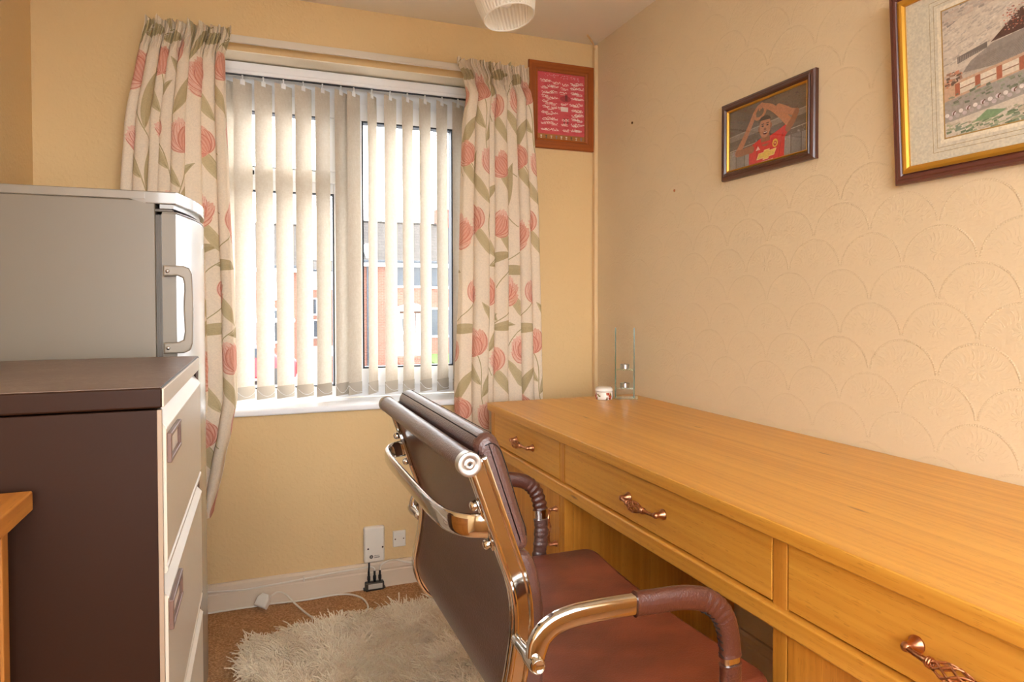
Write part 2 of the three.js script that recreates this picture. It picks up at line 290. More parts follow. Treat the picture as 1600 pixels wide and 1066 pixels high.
// ---------------------------------------------------------------- vertical blind
{
  const b = thing('vertical_blind', 'cream fabric vertical blind with half-turned louvres hanging in the window recess', 'blind', [-1.16, 2.117, -0.12]);
  mesh('headrail', [box(-1.74, -0.575, 2.129, 2.163, -0.142, -0.098, 0.004), box(-1.74, -0.575, 2.117, 2.131, -0.142, -0.1, 0.003)], M.upvc, b);
  mesh('track_slot', box(-1.735, -0.58, 2.1165, 2.12, -0.132, -0.108), M.gasket, b);
  const S = [[-1.69, 36], [-1.612, 40], [-1.542, 38], [-1.463, 39.5], [-1.385, 38], [-1.307, 38], [-1.229, 42.5], [-1.153, 47], [-1.1, 44.5], [-1.022, 54.5], [-0.943, 43], [-0.867, 45.5], [-0.788, 42], [-0.71, 41.5], [-0.636, 40]];
  const yt = 2.094, yb = 0.8, hw = 0.0445; seed = 55;
  S.forEach(([x, a], i) => {
    const th = a * Math.PI / 180, c = Math.cos(th), s = -Math.sin(th), pos = [], uv = [], idx = [], ny = 24, nx = 8, sw = rr(-0.003, 0.003), dz = rr(-0.002, 0.002);
    for (let j = 0; j <= ny; j++) for (let k = 0; k <= nx; k++) {
      const t = k / nx * 2 - 1, v = j / ny, y = yt + (yb + 0.05 - yt) * v, bow = 0.0025 * (t * t - 0.4) * Math.sin(v * 3.1) + sw * Math.sin(v * 5) * (1 - v);
      pos.push(x + c * hw * t - s * bow, y, -0.12 + s * hw * t + c * bow + dz); uv.push(0.0445 * t + i * 0.13, y);
    }
    for (let j = 0; j < ny; j++) for (let k = 0; k < nx; k++) { const A = j * (nx + 1) + k, B = A + nx + 1; idx.push(A, B, A + 1, A + 1, B, B + 1); }
    const slat = mesh('slat', ngeo(pos, uv, idx), M.slat, b);
    const pocket = box(-hw - 0.0005, hw + 0.0005, yb, yb + 0.052, -0.0022, 0.0022, 0.001, 'y'); pocket.rotateY(th); pocket.translate(x, 0, -0.12 + dz);
    mesh('weight_pocket', pocket, M.slatPocket, slat);
    const hang = [box(-0.011, 0.011, yt - 0.016, yt + 0.006, -0.002, 0.002, 0.001), box(-0.003, 0.003, yt, 2.122, -0.0025, 0.0025, 0.001)]; hang.forEach((g) => { g.rotateY(th); g.translate(x, 0, -0.12); });
    mesh('hanger', hang, M.upvc, slat);
    if (i < S.length - 1) {
      const [x2, a2] = S[i + 1], t2 = a2 * Math.PI / 180, ch = [];
      for (const sg of [-1, 1]) {
        const A = V(x + sg * c * hw, yb + 0.043, -0.12 + sg * s * hw), B = V(x2 + sg * Math.cos(t2) * hw, yb + 0.043, -0.12 - sg * Math.sin(t2) * hw), p = [];
        for (let q = 0; q <= 8; q++) { const t = q / 8, v = A.clone().lerp(B, t); v.y -= 0.03 * 4 * t * (1 - t); p.push(v); }
        ch.push(sweep(p, 0.0009, 0.0009, { n: 12, seg: 5, up: V(0, 1, 0.2) }));
      }
      for (const q of ch) mesh('chain', q, M.upvc, slat);
    }
  });
}

// ---------------------------------------------------------------- curtain track and curtains
{
  const t = thing('curtain_track', 'white plastic curtain track fixed to the wall above the window', 'curtain track', [-1.115, 2.184, 0.045]);
  mesh('rail', [box(-1.84, -0.4, 2.187, 2.213, 0.045, 0.052, 0.002, 'x'), box(-1.84, -0.4, 2.194, 2.206, 0.034, 0.046, 0.002, 'x'), box(-1.84, -0.4, 2.184, 2.19, 0.043, 0.055, 0.002, 'x')], std(0xd8ccba, 0.35), t);
  for (const x of [-1.75, -0.5]) mesh('bracket', box(x - 0.014, x + 0.014, 2.188, 2.212, 0, 0.036, 0.003), M.upvc, t);
}
const curtainPrint = canvasTex(1024, 1536, (g, w, h) => {   // 0.72 m x 1.08 m of cloth
  g.fillStyle = '#eddcc4'; g.fillRect(0, 0, w, h); seed = 909; g.lineCap = 'round'; g.lineJoin = 'round';
  const S = w / 0.72;
  const wrap = (cx, cy, fn) => { for (let ox = -1; ox <= 1; ox++) for (let oy = -1; oy <= 1; oy++) { g.save(); g.translate(cx + ox * w, cy + oy * h); fn(); g.restore(); } };
  const leaf = (L, W, bend, col) => { g.fillStyle = col; g.beginPath(); g.moveTo(0, 0); g.bezierCurveTo(L * 0.2, -W + bend * 0.3, L * 0.65, -W * 1.1 + bend, L, bend); g.bezierCurveTo(L * 0.75, W * 0.5 + bend, L * 0.35, W + bend * 0.3, 0, 0); g.fill(); g.strokeStyle = 'rgba(140,122,76,.3)'; g.lineWidth = 1.6; for (let q = -3; q <= 3; q++) { g.beginPath(); g.moveTo(L * 0.05, 0); g.quadraticCurveTo(L * 0.5, bend * 0.5 + q * W * 0.24, L * 0.93, bend); g.stroke(); } };
  const tulip = (s) => {   // frilled open tulip drawn in hatching lines
    const pets = [[-0.75, 0.86], [0.78, 0.84], [-0.4, 1.02], [0.42, 1.0], [-0.05, 1.08], [0.12, 0.88]];
    pets.forEach(([tilt, hh], i) => {
      g.save(); g.rotate(tilt * 0.85 + rr(-0.12, 0.12)); const L = s * hh * rr(0.92, 1.08), W = s * rr(0.3, 0.36);
      g.fillStyle = ['rgba(230,178,156,.8)', 'rgba(226,170,148,.8)', 'rgba(232,182,162,.8)', 'rgba(224,166,144,.8)', 'rgba(234,188,168,.82)', 'rgba(220,156,134,.82)'][i];
      g.beginPath(); g.moveTo(0, 0.05 * s); g.bezierCurveTo(-W * 1.3, -0.1 * L, -W * 1.25, -0.7 * L, -W * 0.5, -0.93 * L); for (let q = 0; q <= 5; q++) g.lineTo(-W * 0.5 + W * q / 5, -L * (q % 2 ? 0.93 : 1.0) - (q === 2 || q === 3 ? 0.05 * L : 0)); g.bezierCurveTo(W * 1.25, -0.7 * L, W * 1.3, -0.1 * L, 0, 0.05 * s); g.fill();
      for (let q = -5; q <= 5; q++) { g.strokeStyle = Math.abs(q) === 5 ? 'rgba(186,88,72,.75)' : q % 2 ? 'rgba(196,100,82,.5)' : 'rgba(240,206,188,.5)'; g.lineWidth = Math.abs(q) === 5 ? 2.4 : 2; g.beginPath(); g.moveTo(q * 0.012 * s, 0); g.bezierCurveTo(q * 0.2 * W, -0.15 * L, q * 0.24 * W, -0.6 * L, q * 0.1 * W, -L * (0.92 - rr(0, 0.12))); g.stroke(); }
      g.restore();
    });
  };
  const spots = []; for (let r = 0; r < 4; r++) for (let c = 0; c < 3; c++) spots.push([(c + 0.5 + (r % 2 ? 0.45 : 0)) / 3 * w + rr(-50, 50), (r + 0.5) / 4 * h + rr(-60, 60), rr(-0.9, 0.9), rr(0.09, 0.115)]);
  for (const [x, y, a, s] of spots) wrap(x, y, () => {
    g.rotate(a); g.strokeStyle = 'rgba(168,150,104,.85)'; g.lineWidth = 5; g.beginPath(); g.moveTo(0, 0); g.bezierCurveTo(20, s * S, -110, s * S * 1.7, -60, s * S * 2.7); g.stroke();
    g.save(); g.translate(-36, s * S * 1.3); g.rotate(-2.4 - a); leaf(0.2 * S, 0.034 * S, 46, 'rgba(200,182,142,.95)'); g.restore();
    g.save(); g.translate(-60, s * S * 1.8); g.rotate(-0.5); leaf(0.21 * S, 0.03 * S, -56, 'rgba(190,172,132,.95)'); g.restore();
  });
  seed = 911; const keep = []; for (const q of spots) keep.push(q);
  for (const [x, y, a, s] of keep) { const sd = seed; let last = sd; wrap(x, y, () => { seed = sd; g.rotate(a); tulip(s * S); last = seed; }); seed = last; }
  const d = g.getImageData(0, 0, w, h), p = d.data;
  for (let j = 0; j < h; j++) for (let i = 0; i < w; i++) { const k = (j * w + i) * 4, n = 1 + 0.05 * (fbm(i / w, j / h, 220, 330, 1, 31) - 0.5); p[k] *= n; p[k + 1] *= n; p[k + 2] *= n; }
  g.putImageData(d, 0, 0);
});
curtainPrint.repeat.set(1 / 0.72, 1 / 1.08);
M.curtain = phy(0xffffff, 1, { map: curtainPrint, transmission: 0.14, thickness: 0, side: THREE.DoubleSide, specularIntensity: 0.15 });
function curtain(name, label, L, R, top, bot, z0, n, sd, uOff, hook) {
  const root = thing(name, label, 'curtain', [(L(1) + R(1)) / 2, bot, z0]);
  const NU = 300, NV = 150, pos = [], uv = [], idx = []; seed = sd;
  const ph = [], gx = [0]; for (let i = 0; i < n; i++) ph.push(rr(0.72, 1.3)); const tot = ph.reduce((a, b) => a + b, 0); let c = 0; const cut = [0, ...ph.map((q) => (c += q) / tot)];
  const amp = ph.map(() => rr(0.75, 1.25)), drift = ph.map(() => rr(-0.25, 0.25));
  const headY = top - 0.085;
  const surf = (u, y) => {
    const l = L(y), r = R(y), v = (top - y) / (top - bot);
    const uu = u + 0.012 * Math.sin(u * 9 + v * 4 + sd) * v;
    let k = 0; while (k < n - 1 && uu > cut[k + 1]) k++;
    const t = Math.max(0, Math.min(1, (uu - cut[k]) / (cut[k + 1] - cut[k])));
    const skew = 0.5 + drift[k] * (0.4 + 0.6 * v), tt = t < skew ? t / skew * 0.5 : 0.5 + (t - skew) / (1 - skew) * 0.5;
    const col = Math.abs(Math.sin(Math.PI * tt)) ** 0.55;
    const under = Math.max(0, Math.min(1, (headY - y) / 0.07)), A = 0.058 * amp[k] * (0.45 + 0.55 * under) * (1 + 0.15 * v);
    let z = A * col;
    if (y > headY - 0.05) {   // puckered heading
      const hd = Math.min(1, (y - headY + 0.05) / 0.05), m = y > headY ? 1 : hd, pin = Math.exp(-(((y - headY) / 0.018) ** 2));
      z += m * (0.006 * Math.sin(uu * n * 19 + 2 * Math.sin(uu * 11 + sd)) + 0.004 * Math.sin(uu * n * 41 + sd)) * (1 - 0.5 * pin) - 0.012 * pin * col;
      if (y > headY + 0.02) z += 0.012 * (y - headY) / 0.085 * Math.sin(uu * n * 6.283 + 1);
    }
    const x = l + (r - l) * u - 0.26 * (r - l) * (cut[k + 1] - cut[k]) * Math.sin(2 * Math.PI * tt) * (0.25 + 0.75 * under) * Math.min(1, Math.min(u, 1 - u) * 14);
    return [x, y + (y > top - 0.002 ? 0.005 * Math.sin(uu * 37 + sd) + 0.004 * Math.sin(uu * 91) : 0), z0 + z];
  };
  const yr = top - 0.5; let len = 0; const arc = [0]; for (let i = 1; i <= NU; i++) { const a = surf((i - 1) / NU, yr), b = surf(i / NU, yr); len += Math.hypot(a[0] - b[0], a[2] - b[2]); arc.push(len); }
  for (let j = 0; j <= NV; j++) { const f = j / NV, y = j < 45 ? top - 0.16 * j / 45 : top - 0.16 - (top - 0.16 - bot) * (j - 45) / (NV - 45); for (let i = 0; i <= NU; i++) { const p = surf(i / NU, y); pos.push(...p); uv.push(arc[i] + uOff, y); } }
  for (let j = 0; j < NV; j++) for (let i = 0; i < NU; i++) { const A = j * (NU + 1) + i, B = A + NU + 1; idx.push(A, B, A + 1, A + 1, B, B + 1); }
  mesh('curtain_panel', ngeo(pos, uv, idx), M.curtain, root);
  const hp = [], hu = [], hi = []; for (let j = 0; j <= 3; j++) for (let i = 0; i <= NU; i++) { const y = headY - 0.012 + 0.008 * j, p = surf(i / NU, y); hp.push(p[0], p[1], p[2] - 0.004); hu.push(arc[i], y); }
  for (let j = 0; j < 3; j++) for (let i = 0; i < NU; i++) { const A = j * (NU + 1) + i, B = A + NU + 1; hi.push(A, A + 1, B, A + 1, B + 1, B); }
  mesh('heading_tape', ngeo(hp, hu, hi), std(0xe8dcc8, 0.9, { side: THREE.DoubleSide }), root);
  return root;
}
curtain('curtain', 'tulip-print curtain hanging behind the grey fridge, its hem swept to one side',
  lerpTable([[2.21, -1.865], [2.12, -1.885], [1.82, -1.935], [1.6, -1.95], [1.0, -1.96], [0.4, -1.965]]), lerpTable([[2.21, -1.577], [2.12, -1.6], [1.95, -1.598], [1.6, -1.588], [1.2, -1.574], [0.84, -1.568], [0.72, -1.588], [0.6, -1.614], [0.4, -1.656]]), 2.224, 0.405, 0.064, 8, 21, 0.05);
curtain('curtain', 'tulip-print curtain hanging beside the small red signed picture and behind the desk end',
  lerpTable([[2.21, -0.698], [2.15, -0.665], [2.08, -0.655], [1.94, -0.676], [1.6, -0.688], [1.285, -0.695], [0.82, -0.712], [0.6, -0.708], [0.4, -0.7]]), lerpTable([[2.21, -0.368], [2.1, -0.362], [1.55, -0.334], [0.95, -0.322], [0.4, -0.31]]), 2.226, 0.4, 0.064, 7, 38, 0.41);

// ---------------------------------------------------------------- pendant lamp
{
  const c = V(-0.795, 2.04, 0.95);
  const p = thing('pendant_lamp', 'white pleated pendant lampshade hanging from the ceiling near the window', 'lamp', [c.x, H, c.z]);
  const tilt = (g) => { g.rotateX(-0.17); g.rotateZ(0.13); g.translate(c.x, c.y, c.z); return g; };
  const pos = [], uv = [], idx = [], NA = 288, NY = 10, hh = 0.17, r0 = 0.075, r1 = 0.108;
  for (let j = 0; j <= NY; j++) for (let i = 0; i <= NA; i++) { const v = j / NY, a = i / NA * Math.PI * 2, R = r0 + (r1 - r0) * Math.pow(v, 0.8) + 0.0016 * Math.cos(a * 48); pos.push(R * Math.cos(a), v * hh, R * Math.sin(a)); uv.push(i / NA, v); }
  for (let j = 0; j < NY; j++) for (let i = 0; i < NA; i++) { const A = j * (NA + 1) + i, B = A + NA + 1; idx.push(A, B, A + 1, A + 1, B, B + 1); }
  const sh = mesh('shade', tilt(ngeo(pos, uv, idx)), M.shade, p);
  const rim = (r, y) => { const g = new THREE.TorusGeometry(r, 0.0022, 6, 72); g.rotateX(Math.PI / 2); g.translate(0, y, 0); return tilt(g); };
  mesh('rim', rim(r0, 0), M.shadeRim, sh); mesh('rim', rim(r1, hh), M.shadeRim, sh);
  const spoke = [0, 1, 2].map((k) => { const g = sweep([[0, hh - 0.02, 0], [r1 * Math.cos(k * 2.1), hh, r1 * Math.sin(k * 2.1)]], 0.0015, 0.0015, { n: 2, seg: 6, up: V(0, 1, 0) }); return tilt(g); });
  for (const q of spoke) mesh('carrier', q, M.shadeRim, sh);
  mesh('lamp_holder', tilt(lathe([[0.001, 0.1], [0.017, 0.1], [0.019, 0.115], [0.019, 0.155], [0.012, 0.185], [0.001, 0.185]], 20)), M.whitePlastic, p);
  mesh('bulb', tilt(lathe([[0.001, 0.035], [0.015, 0.038], [0.026, 0.052], [0.028, 0.066], [0.02, 0.085], [0.013, 0.1], [0.001, 0.1]], 24)), phy(0xffffff, 0.4), p);
  mesh('cord', sweep([[c.x - 0.023, c.y + 0.18, c.z - 0.03], [c.x - 0.01, 2.3, c.z - 0.01], [c.x, 2.385, c.z]], 0.0035, 0.0035, { n: 10, seg: 8 }), M.whitePlastic, p);
  const rose = lathe([[0.001, 0], [0.012, 0], [0.03, 0.012], [0.042, 0.02], [0.042, 0.025], [0.001, 0.025]], 28); rose.translate(c.x, 2.375, c.z);
  mesh('ceiling_rose', rose, M.whitePlastic, p);
}

// ---------------------------------------------------------------- trunking, marks, sockets, cables
{
  const t = thing('cable_trunking', 'slim cream-painted cable trunking running up the corner of the room', 'trunking', [-0.008, 0.12, 0.012]);
  mesh('trunking_body', box(-0.014, 0, 0.115, 2.392, 0, 0.026, 0.002, 'y'), M.trunk, t);
  mesh('trunking_lid', box(-0.0165, -0.0135, 0.115, 2.37, 0.002, 0.024, 0.001, 'y'), M.trunk, t);
  single('ceiling_cable', sweep([[-0.012, 2.378, 0.016], [-0.018, 2.388, 0.02], [-0.04, 2.395, 0.045], [-0.095, 2.3955, 0.105]], 0.0042, 0.0042, { n: 20, seg: 8 }), M.trunk, 'short painted cable on the ceiling above the corner trunking', 'cable');
  const nail = (y, z) => { const g = lathe([[0.0001, 0.004], [0.0045, 0.003], [0.005, 0], [0.0001, 0]], 10); g.rotateZ(Math.PI / 2); g.translate(0, y, z); return g; };
  single('wall_plug', nail(1.957, 0.331), M.backing, 'tiny brown wall plug high on the bare wall near the corner', 'wall plug');
  single('wall_plug', nail(1.622, 0.64), std(0xc9855a, 0.7), 'tiny reddish wall plug level with the bottom of the photo of the footballer', 'wall plug');
}
{
  const b = thing('junction_box', 'white telephone junction box with a small dark emblem on the wall over the skirting', 'junction box', [-1.047, 0.112, 0]);
  mesh('cover', [box(-1.09, -1.004, 0.112, 0.262, 0, 0.026, 0.009, 'y')], M.whitePlastic, b);
  const lab = canvasTex(256, 96, (g, w, h) => { g.fillStyle = '#e9e2d4'; g.fillRect(0, 0, w, h); g.translate(44, 48); g.fillStyle = '#3a342e'; for (let k = 0; k < 8; k++) { g.save(); g.rotate(k * Math.PI / 4); g.beginPath(); g.ellipse(0, -22, 9, 13, 0, 0, 7); g.fill(); g.restore(); } g.fillStyle = '#e9e2d4'; g.beginPath(); g.arc(0, 0, 9, 0, 7); g.fill(); g.setTransform(1, 0, 0, 1, 0, 0); g.fillStyle = '#6a6258'; for (const [x, y, l] of [[92, 30, 36], [132, 30, 52], [92, 52, 64], [160, 52, 30], [92, 66, 90]]) g.fillRect(x, y, l, 8); });
  const lg = new THREE.PlaneGeometry(0.062, 0.023); lg.translate(-1.04, 0.138, 0.0264); mesh('printed_emblem', lg, std(0xffffff, 0.45, { map: lab }), b);
  const sc = (x, y) => { const g = lathe([[0.0001, 0.0015], [0.0034, 0.0012], [0.0038, 0], [0.0001, 0]], 12); g.rotateX(Math.PI / 2); g.translate(x, y, 0.0258); return g; };
  mesh('screw', sc(-1.073, 0.172), M.copperDark, b); mesh('screw', sc(-1.013, 0.174), M.copperDark, b);
  const s = thing('blank_plate', 'small square white blank socket plate beside the junction box', 'socket plate', [-0.94, 0.16, 0]);
  mesh('plate', box(-0.9665, -0.912, 0.16, 0.228, 0, 0.012, 0.004), M.whitePlastic, s);
  const sc2 = (x) => { const g = lathe([[0.0001, 0.0015], [0.0026, 0.0012], [0.003, 0], [0.0001, 0]], 12); g.rotateX(Math.PI / 2); g.translate(x, 0.194, 0.0118); return g; };
  mesh('screw', sc2(-0.957), M.backing, s); mesh('screw', sc2(-0.9215), M.backing, s);
  const sp = thing('cable_splitter', 'black aerial cable splitter with three plugs against the skirting', 'splitter', [-1.048, 0.0, 0.035]);
  mesh('splitter_body', [box(-1.088, -1.01, 0.001, 0.036, 0.018, 0.044, 0.005), box(-1.094, -1.004, 0.004, 0.012, 0.02, 0.04, 0.002)], std(0x3d372f, 0.42), sp);
  mesh('splitter_label', box(-1.076, -1.018, 0.01, 0.03, 0.0425, 0.0448, 0.0008), std(0xb9b3a6, 0.4), sp);
  for (const x of [-1.072, -1.048, -1.026]) { const g = lathe([[0.0001, 0], [0.005, 0], [0.005, 0.01], [0.0065, 0.011], [0.0065, 0.026], [0.0045, 0.028], [0.0045, 0.045], [0.0035, 0.047], [0.0001, 0.047]], 14); g.translate(x, 0.034, 0.031); mesh('connector', g, M.black, sp); }
  single('aerial_stub', [sweep([[-1.072, 0.08, 0.031], [-1.07, 0.1, 0.028], [-1.068, 0.116, 0.016]], 0.0038, 0.0038, { n: 12, seg: 8 })], M.black, 'short black cable stub between the splitter and the junction box', 'cable');
  single('aerial_cable', sweep([[-2.0, 0.084, 0.02], [-1.69, 0.085, 0.02], [-1.556, 0.075, 0.0205], [-1.46, 0.078, 0.0205], [-1.328, 0.084, 0.0205], [-1.215, 0.091, 0.0205], [-1.1, 0.094, 0.021], [-1.062, 0.096, 0.026], [-1.05, 0.09, 0.03], [-1.048, 0.075, 0.031]], 0.0034, 0.0034, { n: 80, seg: 8, up: V(0, 1, 0.3) }), M.cableWhite, 'white aerial cable clipped along the skirting from the fridge to the splitter', 'cable');
  single('aerial_cable', sweep([[-1.026, 0.075, 0.031], [-1.022, 0.1, 0.031], [-1.0, 0.112, 0.03], [-0.965, 0.114, 0.028], [-0.925, 0.1, 0.024], [-0.88, 0.088, 0.0205], [-0.75, 0.09, 0.0205]], 0.0034, 0.0034, { n: 60, seg: 8, up: V(0, 1, 0.3) }), M.cableWhite, 'white aerial cable arching out of the splitter under the blank plate', 'cable');
  single('cable_clip', box(-1.3315, -1.3265, 0.074, 0.093, 0.014, 0.0255, 0.002), M.cableWhite, 'tiny white cable clip on the skirting cable', 'clip');
  const f = 0.0045;
  const p = thing('power_plug', 'white mains plug with its flex lying on the carpet by the skirting', 'plug', [-1.475, 0, 0.054]);
  const body = extrude([[-0.024, -0.024], [0.024, -0.024], [0.025, 0.006], [0.014, 0.026], [-0.014, 0.026], [-0.025, 0.006]], 0, 0.03, 0.005); body.rotateX(-0.55); body.rotateY(-0.6); body.rotateZ(-0.25); body.translate(-1.478, 0.026, 0.05);
  mesh('plug_body', body, M.whitePlastic, p);
  const pins = [[-0.011, -0.012], [0.011, -0.012], [0, 0.01]].map(([x, y]) => { const g = new THREE.BoxGeometry(0.006, 0.004, 0.018); g.translate(x, y, -0.008); g.rotateX(-0.55); g.rotateY(-0.6); g.rotateZ(-0.25); g.translate(-1.478, 0.026, 0.05); return g; });
  for (const q of pins) mesh('pin', q, M.satin, p);
  mesh('flex', sweep([[-1.455, 0.044, 0.045], [-1.43, 0.05, 0.03], [-1.4, 0.045, 0.05], [-1.368, 0.02, 0.09], [-1.33, f, 0.16], [-1.308, f, 0.21], [-1.285, f, 0.25], [-1.26, f, 0.273], [-1.22, f, 0.282], [-1.17, f, 0.275], [-1.13, f, 0.25], [-1.105, f, 0.21], [-1.1, f, 0.16], [-1.112, f, 0.1], [-1.15, f, 0.05], [-1.2, f, 0.033], [-1.34, f, 0.036], [-1.45, f, 0.024], [-1.51, f, 0.024], [-1.6, f, 0.022], [-1.69, f, 0.024], [-1.8, f, 0.024]], 0.0036, 0.0036, { n: 200, seg: 8, up: V(0, 1, 0) }), M.cableWhite, p);
}

// ---------------------------------------------------------------- shaggy rug
{
  const P = [[-1.53, 0.365], [-1.47, 0.34], [-1.2, 0.31], [-0.72, 0.25], [-0.695, 0.29], [-0.69, 1.6], [-0.72, 1.66], [-1.5, 1.68], [-1.55, 1.64], [-1.555, 0.4]];
  const r = thing('shag_rug', 'cream long-pile shaggy rug on the brown carpet under the desk chair', 'rug', [-1.12, 0, 0.95]);
  const g = extrude(P.map(([x, z]) => [x, -z]), 0, 0.008, 0.002); g.rotateX(-Math.PI / 2); g.translate(0, 0.001, 0);
  mesh('backing', metreUV(g, 'x'), std(0xb59a78, 0.95), r);
  seed = 1234;
  const tuft = (sd) => { seed = sd; const gs = []; for (let k = 0; k < 5; k++) { const a = rr(0, 6.28), lean = rr(0.4, 1.1), L = rr(0.03, 0.05), x = rr(-0.006, 0.006), z = rr(-0.006, 0.006), tw = rr(-1, 1); const pts = []; for (let q = 0; q <= 5; q++) { const t = q / 5, ra = L * lean * t * (0.4 + 0.6 * t), aa = a + tw * t; pts.push(V(x + ra * Math.cos(aa) + 0.002 * Math.sin(t * 9 + k), 0.004 + L * (1 - 0.42 * lean * t) * t * 0.9, z + ra * Math.sin(aa) + 0.002 * Math.cos(t * 8 + k))); } gs.push(sweep(pts, (f) => 0.0021 * (1 - 0.35 * f), (f) => 0.0021 * (1 - 0.35 * f), { smooth: false, seg: 4, up: V(0.3, 0.1, 1), cap: false })); } return merge(gs); };
  const inside = (x, z) => { let c = false; for (let i = 0, j = P.length - 1; i < P.length; j = i++) { const [xi, zi] = P[i], [xj, zj] = P[j]; if ((zi > z) !== (zj > z) && x < (xj - xi) * (z - zi) / (zj - zi) + xi) c = !c; } return c; };
  const spots = []; seed = 4321;
  for (let x = -1.56; x < -0.68; x += 0.0082) for (let z = 0.24; z < 1.69; z += 0.0082) { const px = x + rr(-0.004, 0.004), pz = z + rr(-0.004, 0.004); if (inside(px, pz)) spots.push([px, pz]); }
  const wool = std(0xffffff, 0.95);
  for (let v = 0; v < 3; v++) {
    const t = tuft(60 + v), mine = spots.filter((_, i) => i % 3 === v), im = new THREE.InstancedMesh(t, wool, mine.length), o = new THREE.Object3D(), c = new THREE.Color(); seed = 90 + v;
    mine.forEach(([x, z], i) => { const clump = noise(x * 26, z * 26, 997, 997, 3), lean = noise(x * 9, z * 9, 997, 997, 5) * 6.28; o.position.set(x + 1.12, 0.004, z - 0.95); o.rotation.set(0.45 * Math.sin(lean), rr(0, 6.28), 0.45 * Math.cos(lean), 'XZY'); o.scale.setScalar(0.6 + 0.75 * clump + rr(-0.12, 0.12)); o.updateMatrix(); im.setMatrixAt(i, o.matrix); const w = rr(0, 1); c.setRGB(...mixc([0.76, 0.55, 0.34], [0.97, 0.85, 0.65], 0.4 * w + 0.6 * clump)); im.setColorAt(i, c); });
    im.name = 'pile'; im.castShadow = im.receiveShadow = true; im.userData.kind = 'stuff'; r.add(im);
  }
}

// ---------------------------------------------------------------- drawer pulls of the desk
function pull() {   // runs along z, base on x = 0, bows out to -x; 0.15 m between feet
  const gs = [], half = 0.075;
  for (const s of [-1, 1]) { const g = lathe([[0.0001, 0], [0.0125, 0], [0.0125, 0.0025], [0.010, 0.005], [0.0075, 0.011], [0.0065, 0.017], [0.0075, 0.021], [0.0055, 0.026], [0.0001, 0.028]], 20); g.rotateZ(Math.PI / 2); g.translate(0, 0, s * half); gs.push(g); }
  const bow = (z) => -0.02 - 0.012 * (1 - (z / half) ** 2);
  for (const s of [-1, 1]) gs.push(sweep([[-0.02, 0, s * half], [bow(s * 0.066) - 0.001, -0.001, s * 0.066], [bow(s * 0.052), -0.001, s * 0.052], [bow(s * 0.036), 0, s * 0.036]], (f) => 0.0058 - 0.002 * Math.sin(f * 3.1), (f) => 0.0058 - 0.002 * Math.sin(f * 3.1), { n: 16, seg: 10, up: V(0, 1, 0) }));
  for (const z of [-0.036, -0.032, 0.032, 0.036]) { const g = new THREE.TorusGeometry(0.0055, 0.0024, 8, 16); g.translate(bow(z), 0, z); gs.push(g); }
  const cage = [];
  for (let d = -1; d <= 1; d += 2) for (let k = 0; k < 5; k++) { const p = []; for (let q = 0; q <= 20; q++) { const t = q / 20, z = -0.033 + 0.066 * t, R = 0.003 + 0.0095 * Math.sin(Math.PI * t), a = k / 5 * 6.283 + d * t * 3.6; p.push(V(bow(z) + R * Math.cos(a), R * Math.sin(a), z)); } cage.push(sweep(p, 0.0016, 0.0016, { n: 26, seg: 6, up: V(0, 1, 0.01) })); }
  return { body: merge([...gs, ...cage]) };
}
const PULL = pull();
function addPull(parent, x, y, z, vertical) {
  const a = PULL.body.clone(); if (vertical) a.rotateX(Math.PI / 2).scale(1, 0.72, 1); a.translate(x, y, z);
  const m = mesh('handle', a, M.copper, parent); tag(m, 'antique copper pull with a twisted birdcage grip');
  return m;
}

// ---------------------------------------------------------------- desk
{
  const z0 = 0.343, z1 = 2.62, xf = -0.659, xb = -0.018, xs = -0.645;
  const d = thing('desk', 'long honey-oak desk with three drawers along the textured wall', 'desk', [-0.33, 0, 1.48]);
  mesh('worktop', [box(xf, xb + 0.015, 0.774, 0.804, z0, z1, 0.003, 'z')], M.oak, d);
  const post = (a, b) => mesh('post', box(xs, xs + 0.03, 0, 0.774, a, b, 0.0015, 'y'), M.oakV, d);
  post(0.354, 0.385); post(0.983, 1.015); post(1.883, 1.917); post(2.54, 2.572);
  const side = (a, b) => mesh('side_panel', box(xs + 0.03, xb, 0, 0.774, a, b, 0, 'y'), M.oakV, d);
  side(0.354, 0.372); side(0.997, 1.015); side(1.883, 1.901); side(2.554, 2.572);
  mesh('rail', [box(xs - 0.012, xs + 0.02, 0.612, 0.65, 0.352, 2.574, 0.005, 'z')], M.oak, d);
  mesh('shelf', box(xs + 0.02, xb, 0.614, 0.63, 0.372, 2.554, 0, 'z'), M.oakV, d);
  mesh('back_panel', box(xb - 0.012, xb, 0.11, 0.774, 0.372, 0.997, 0, 'y'), M.oakV, d); mesh('back_panel', box(xb - 0.012, xb, 0.11, 0.774, 1.901, 2.554, 0, 'y'), M.oakV, d);
  const drawer = (a, b) => { const m = mesh('drawer', box(xs, xs + 0.018, 0.654, 0.7715, a + 0.003, b - 0.003, 0.0012, 'z'), M.oak, d); const h = addPull(m, xs, 0.709, (a + b) / 2 + 0.012); return h; };
  drawer(0.385, 0.983); drawer(1.015, 1.883); drawer(1.917, 2.54);
  const door = (a, b, hz) => { const m = mesh('door', box(xs, xs + 0.018, 0.06, 0.609, a + 0.003, b - 0.003, 0.0012, 'y'), M.oakV, d); addPull(m, xs, 0.504, hz, true); };
  door(0.385, 0.983, 0.957); door(1.917, 2.54, 2.5);
  mesh('plinth', box(xs + 0.02, xs + 0.035, 0, 0.06, 0.385, 0.983, 0, 'z'), M.oakV, d); mesh('plinth', box(xs + 0.02, xs + 0.035, 0, 0.06, 1.917, 2.54, 0, 'z'), M.oakV, d);
}

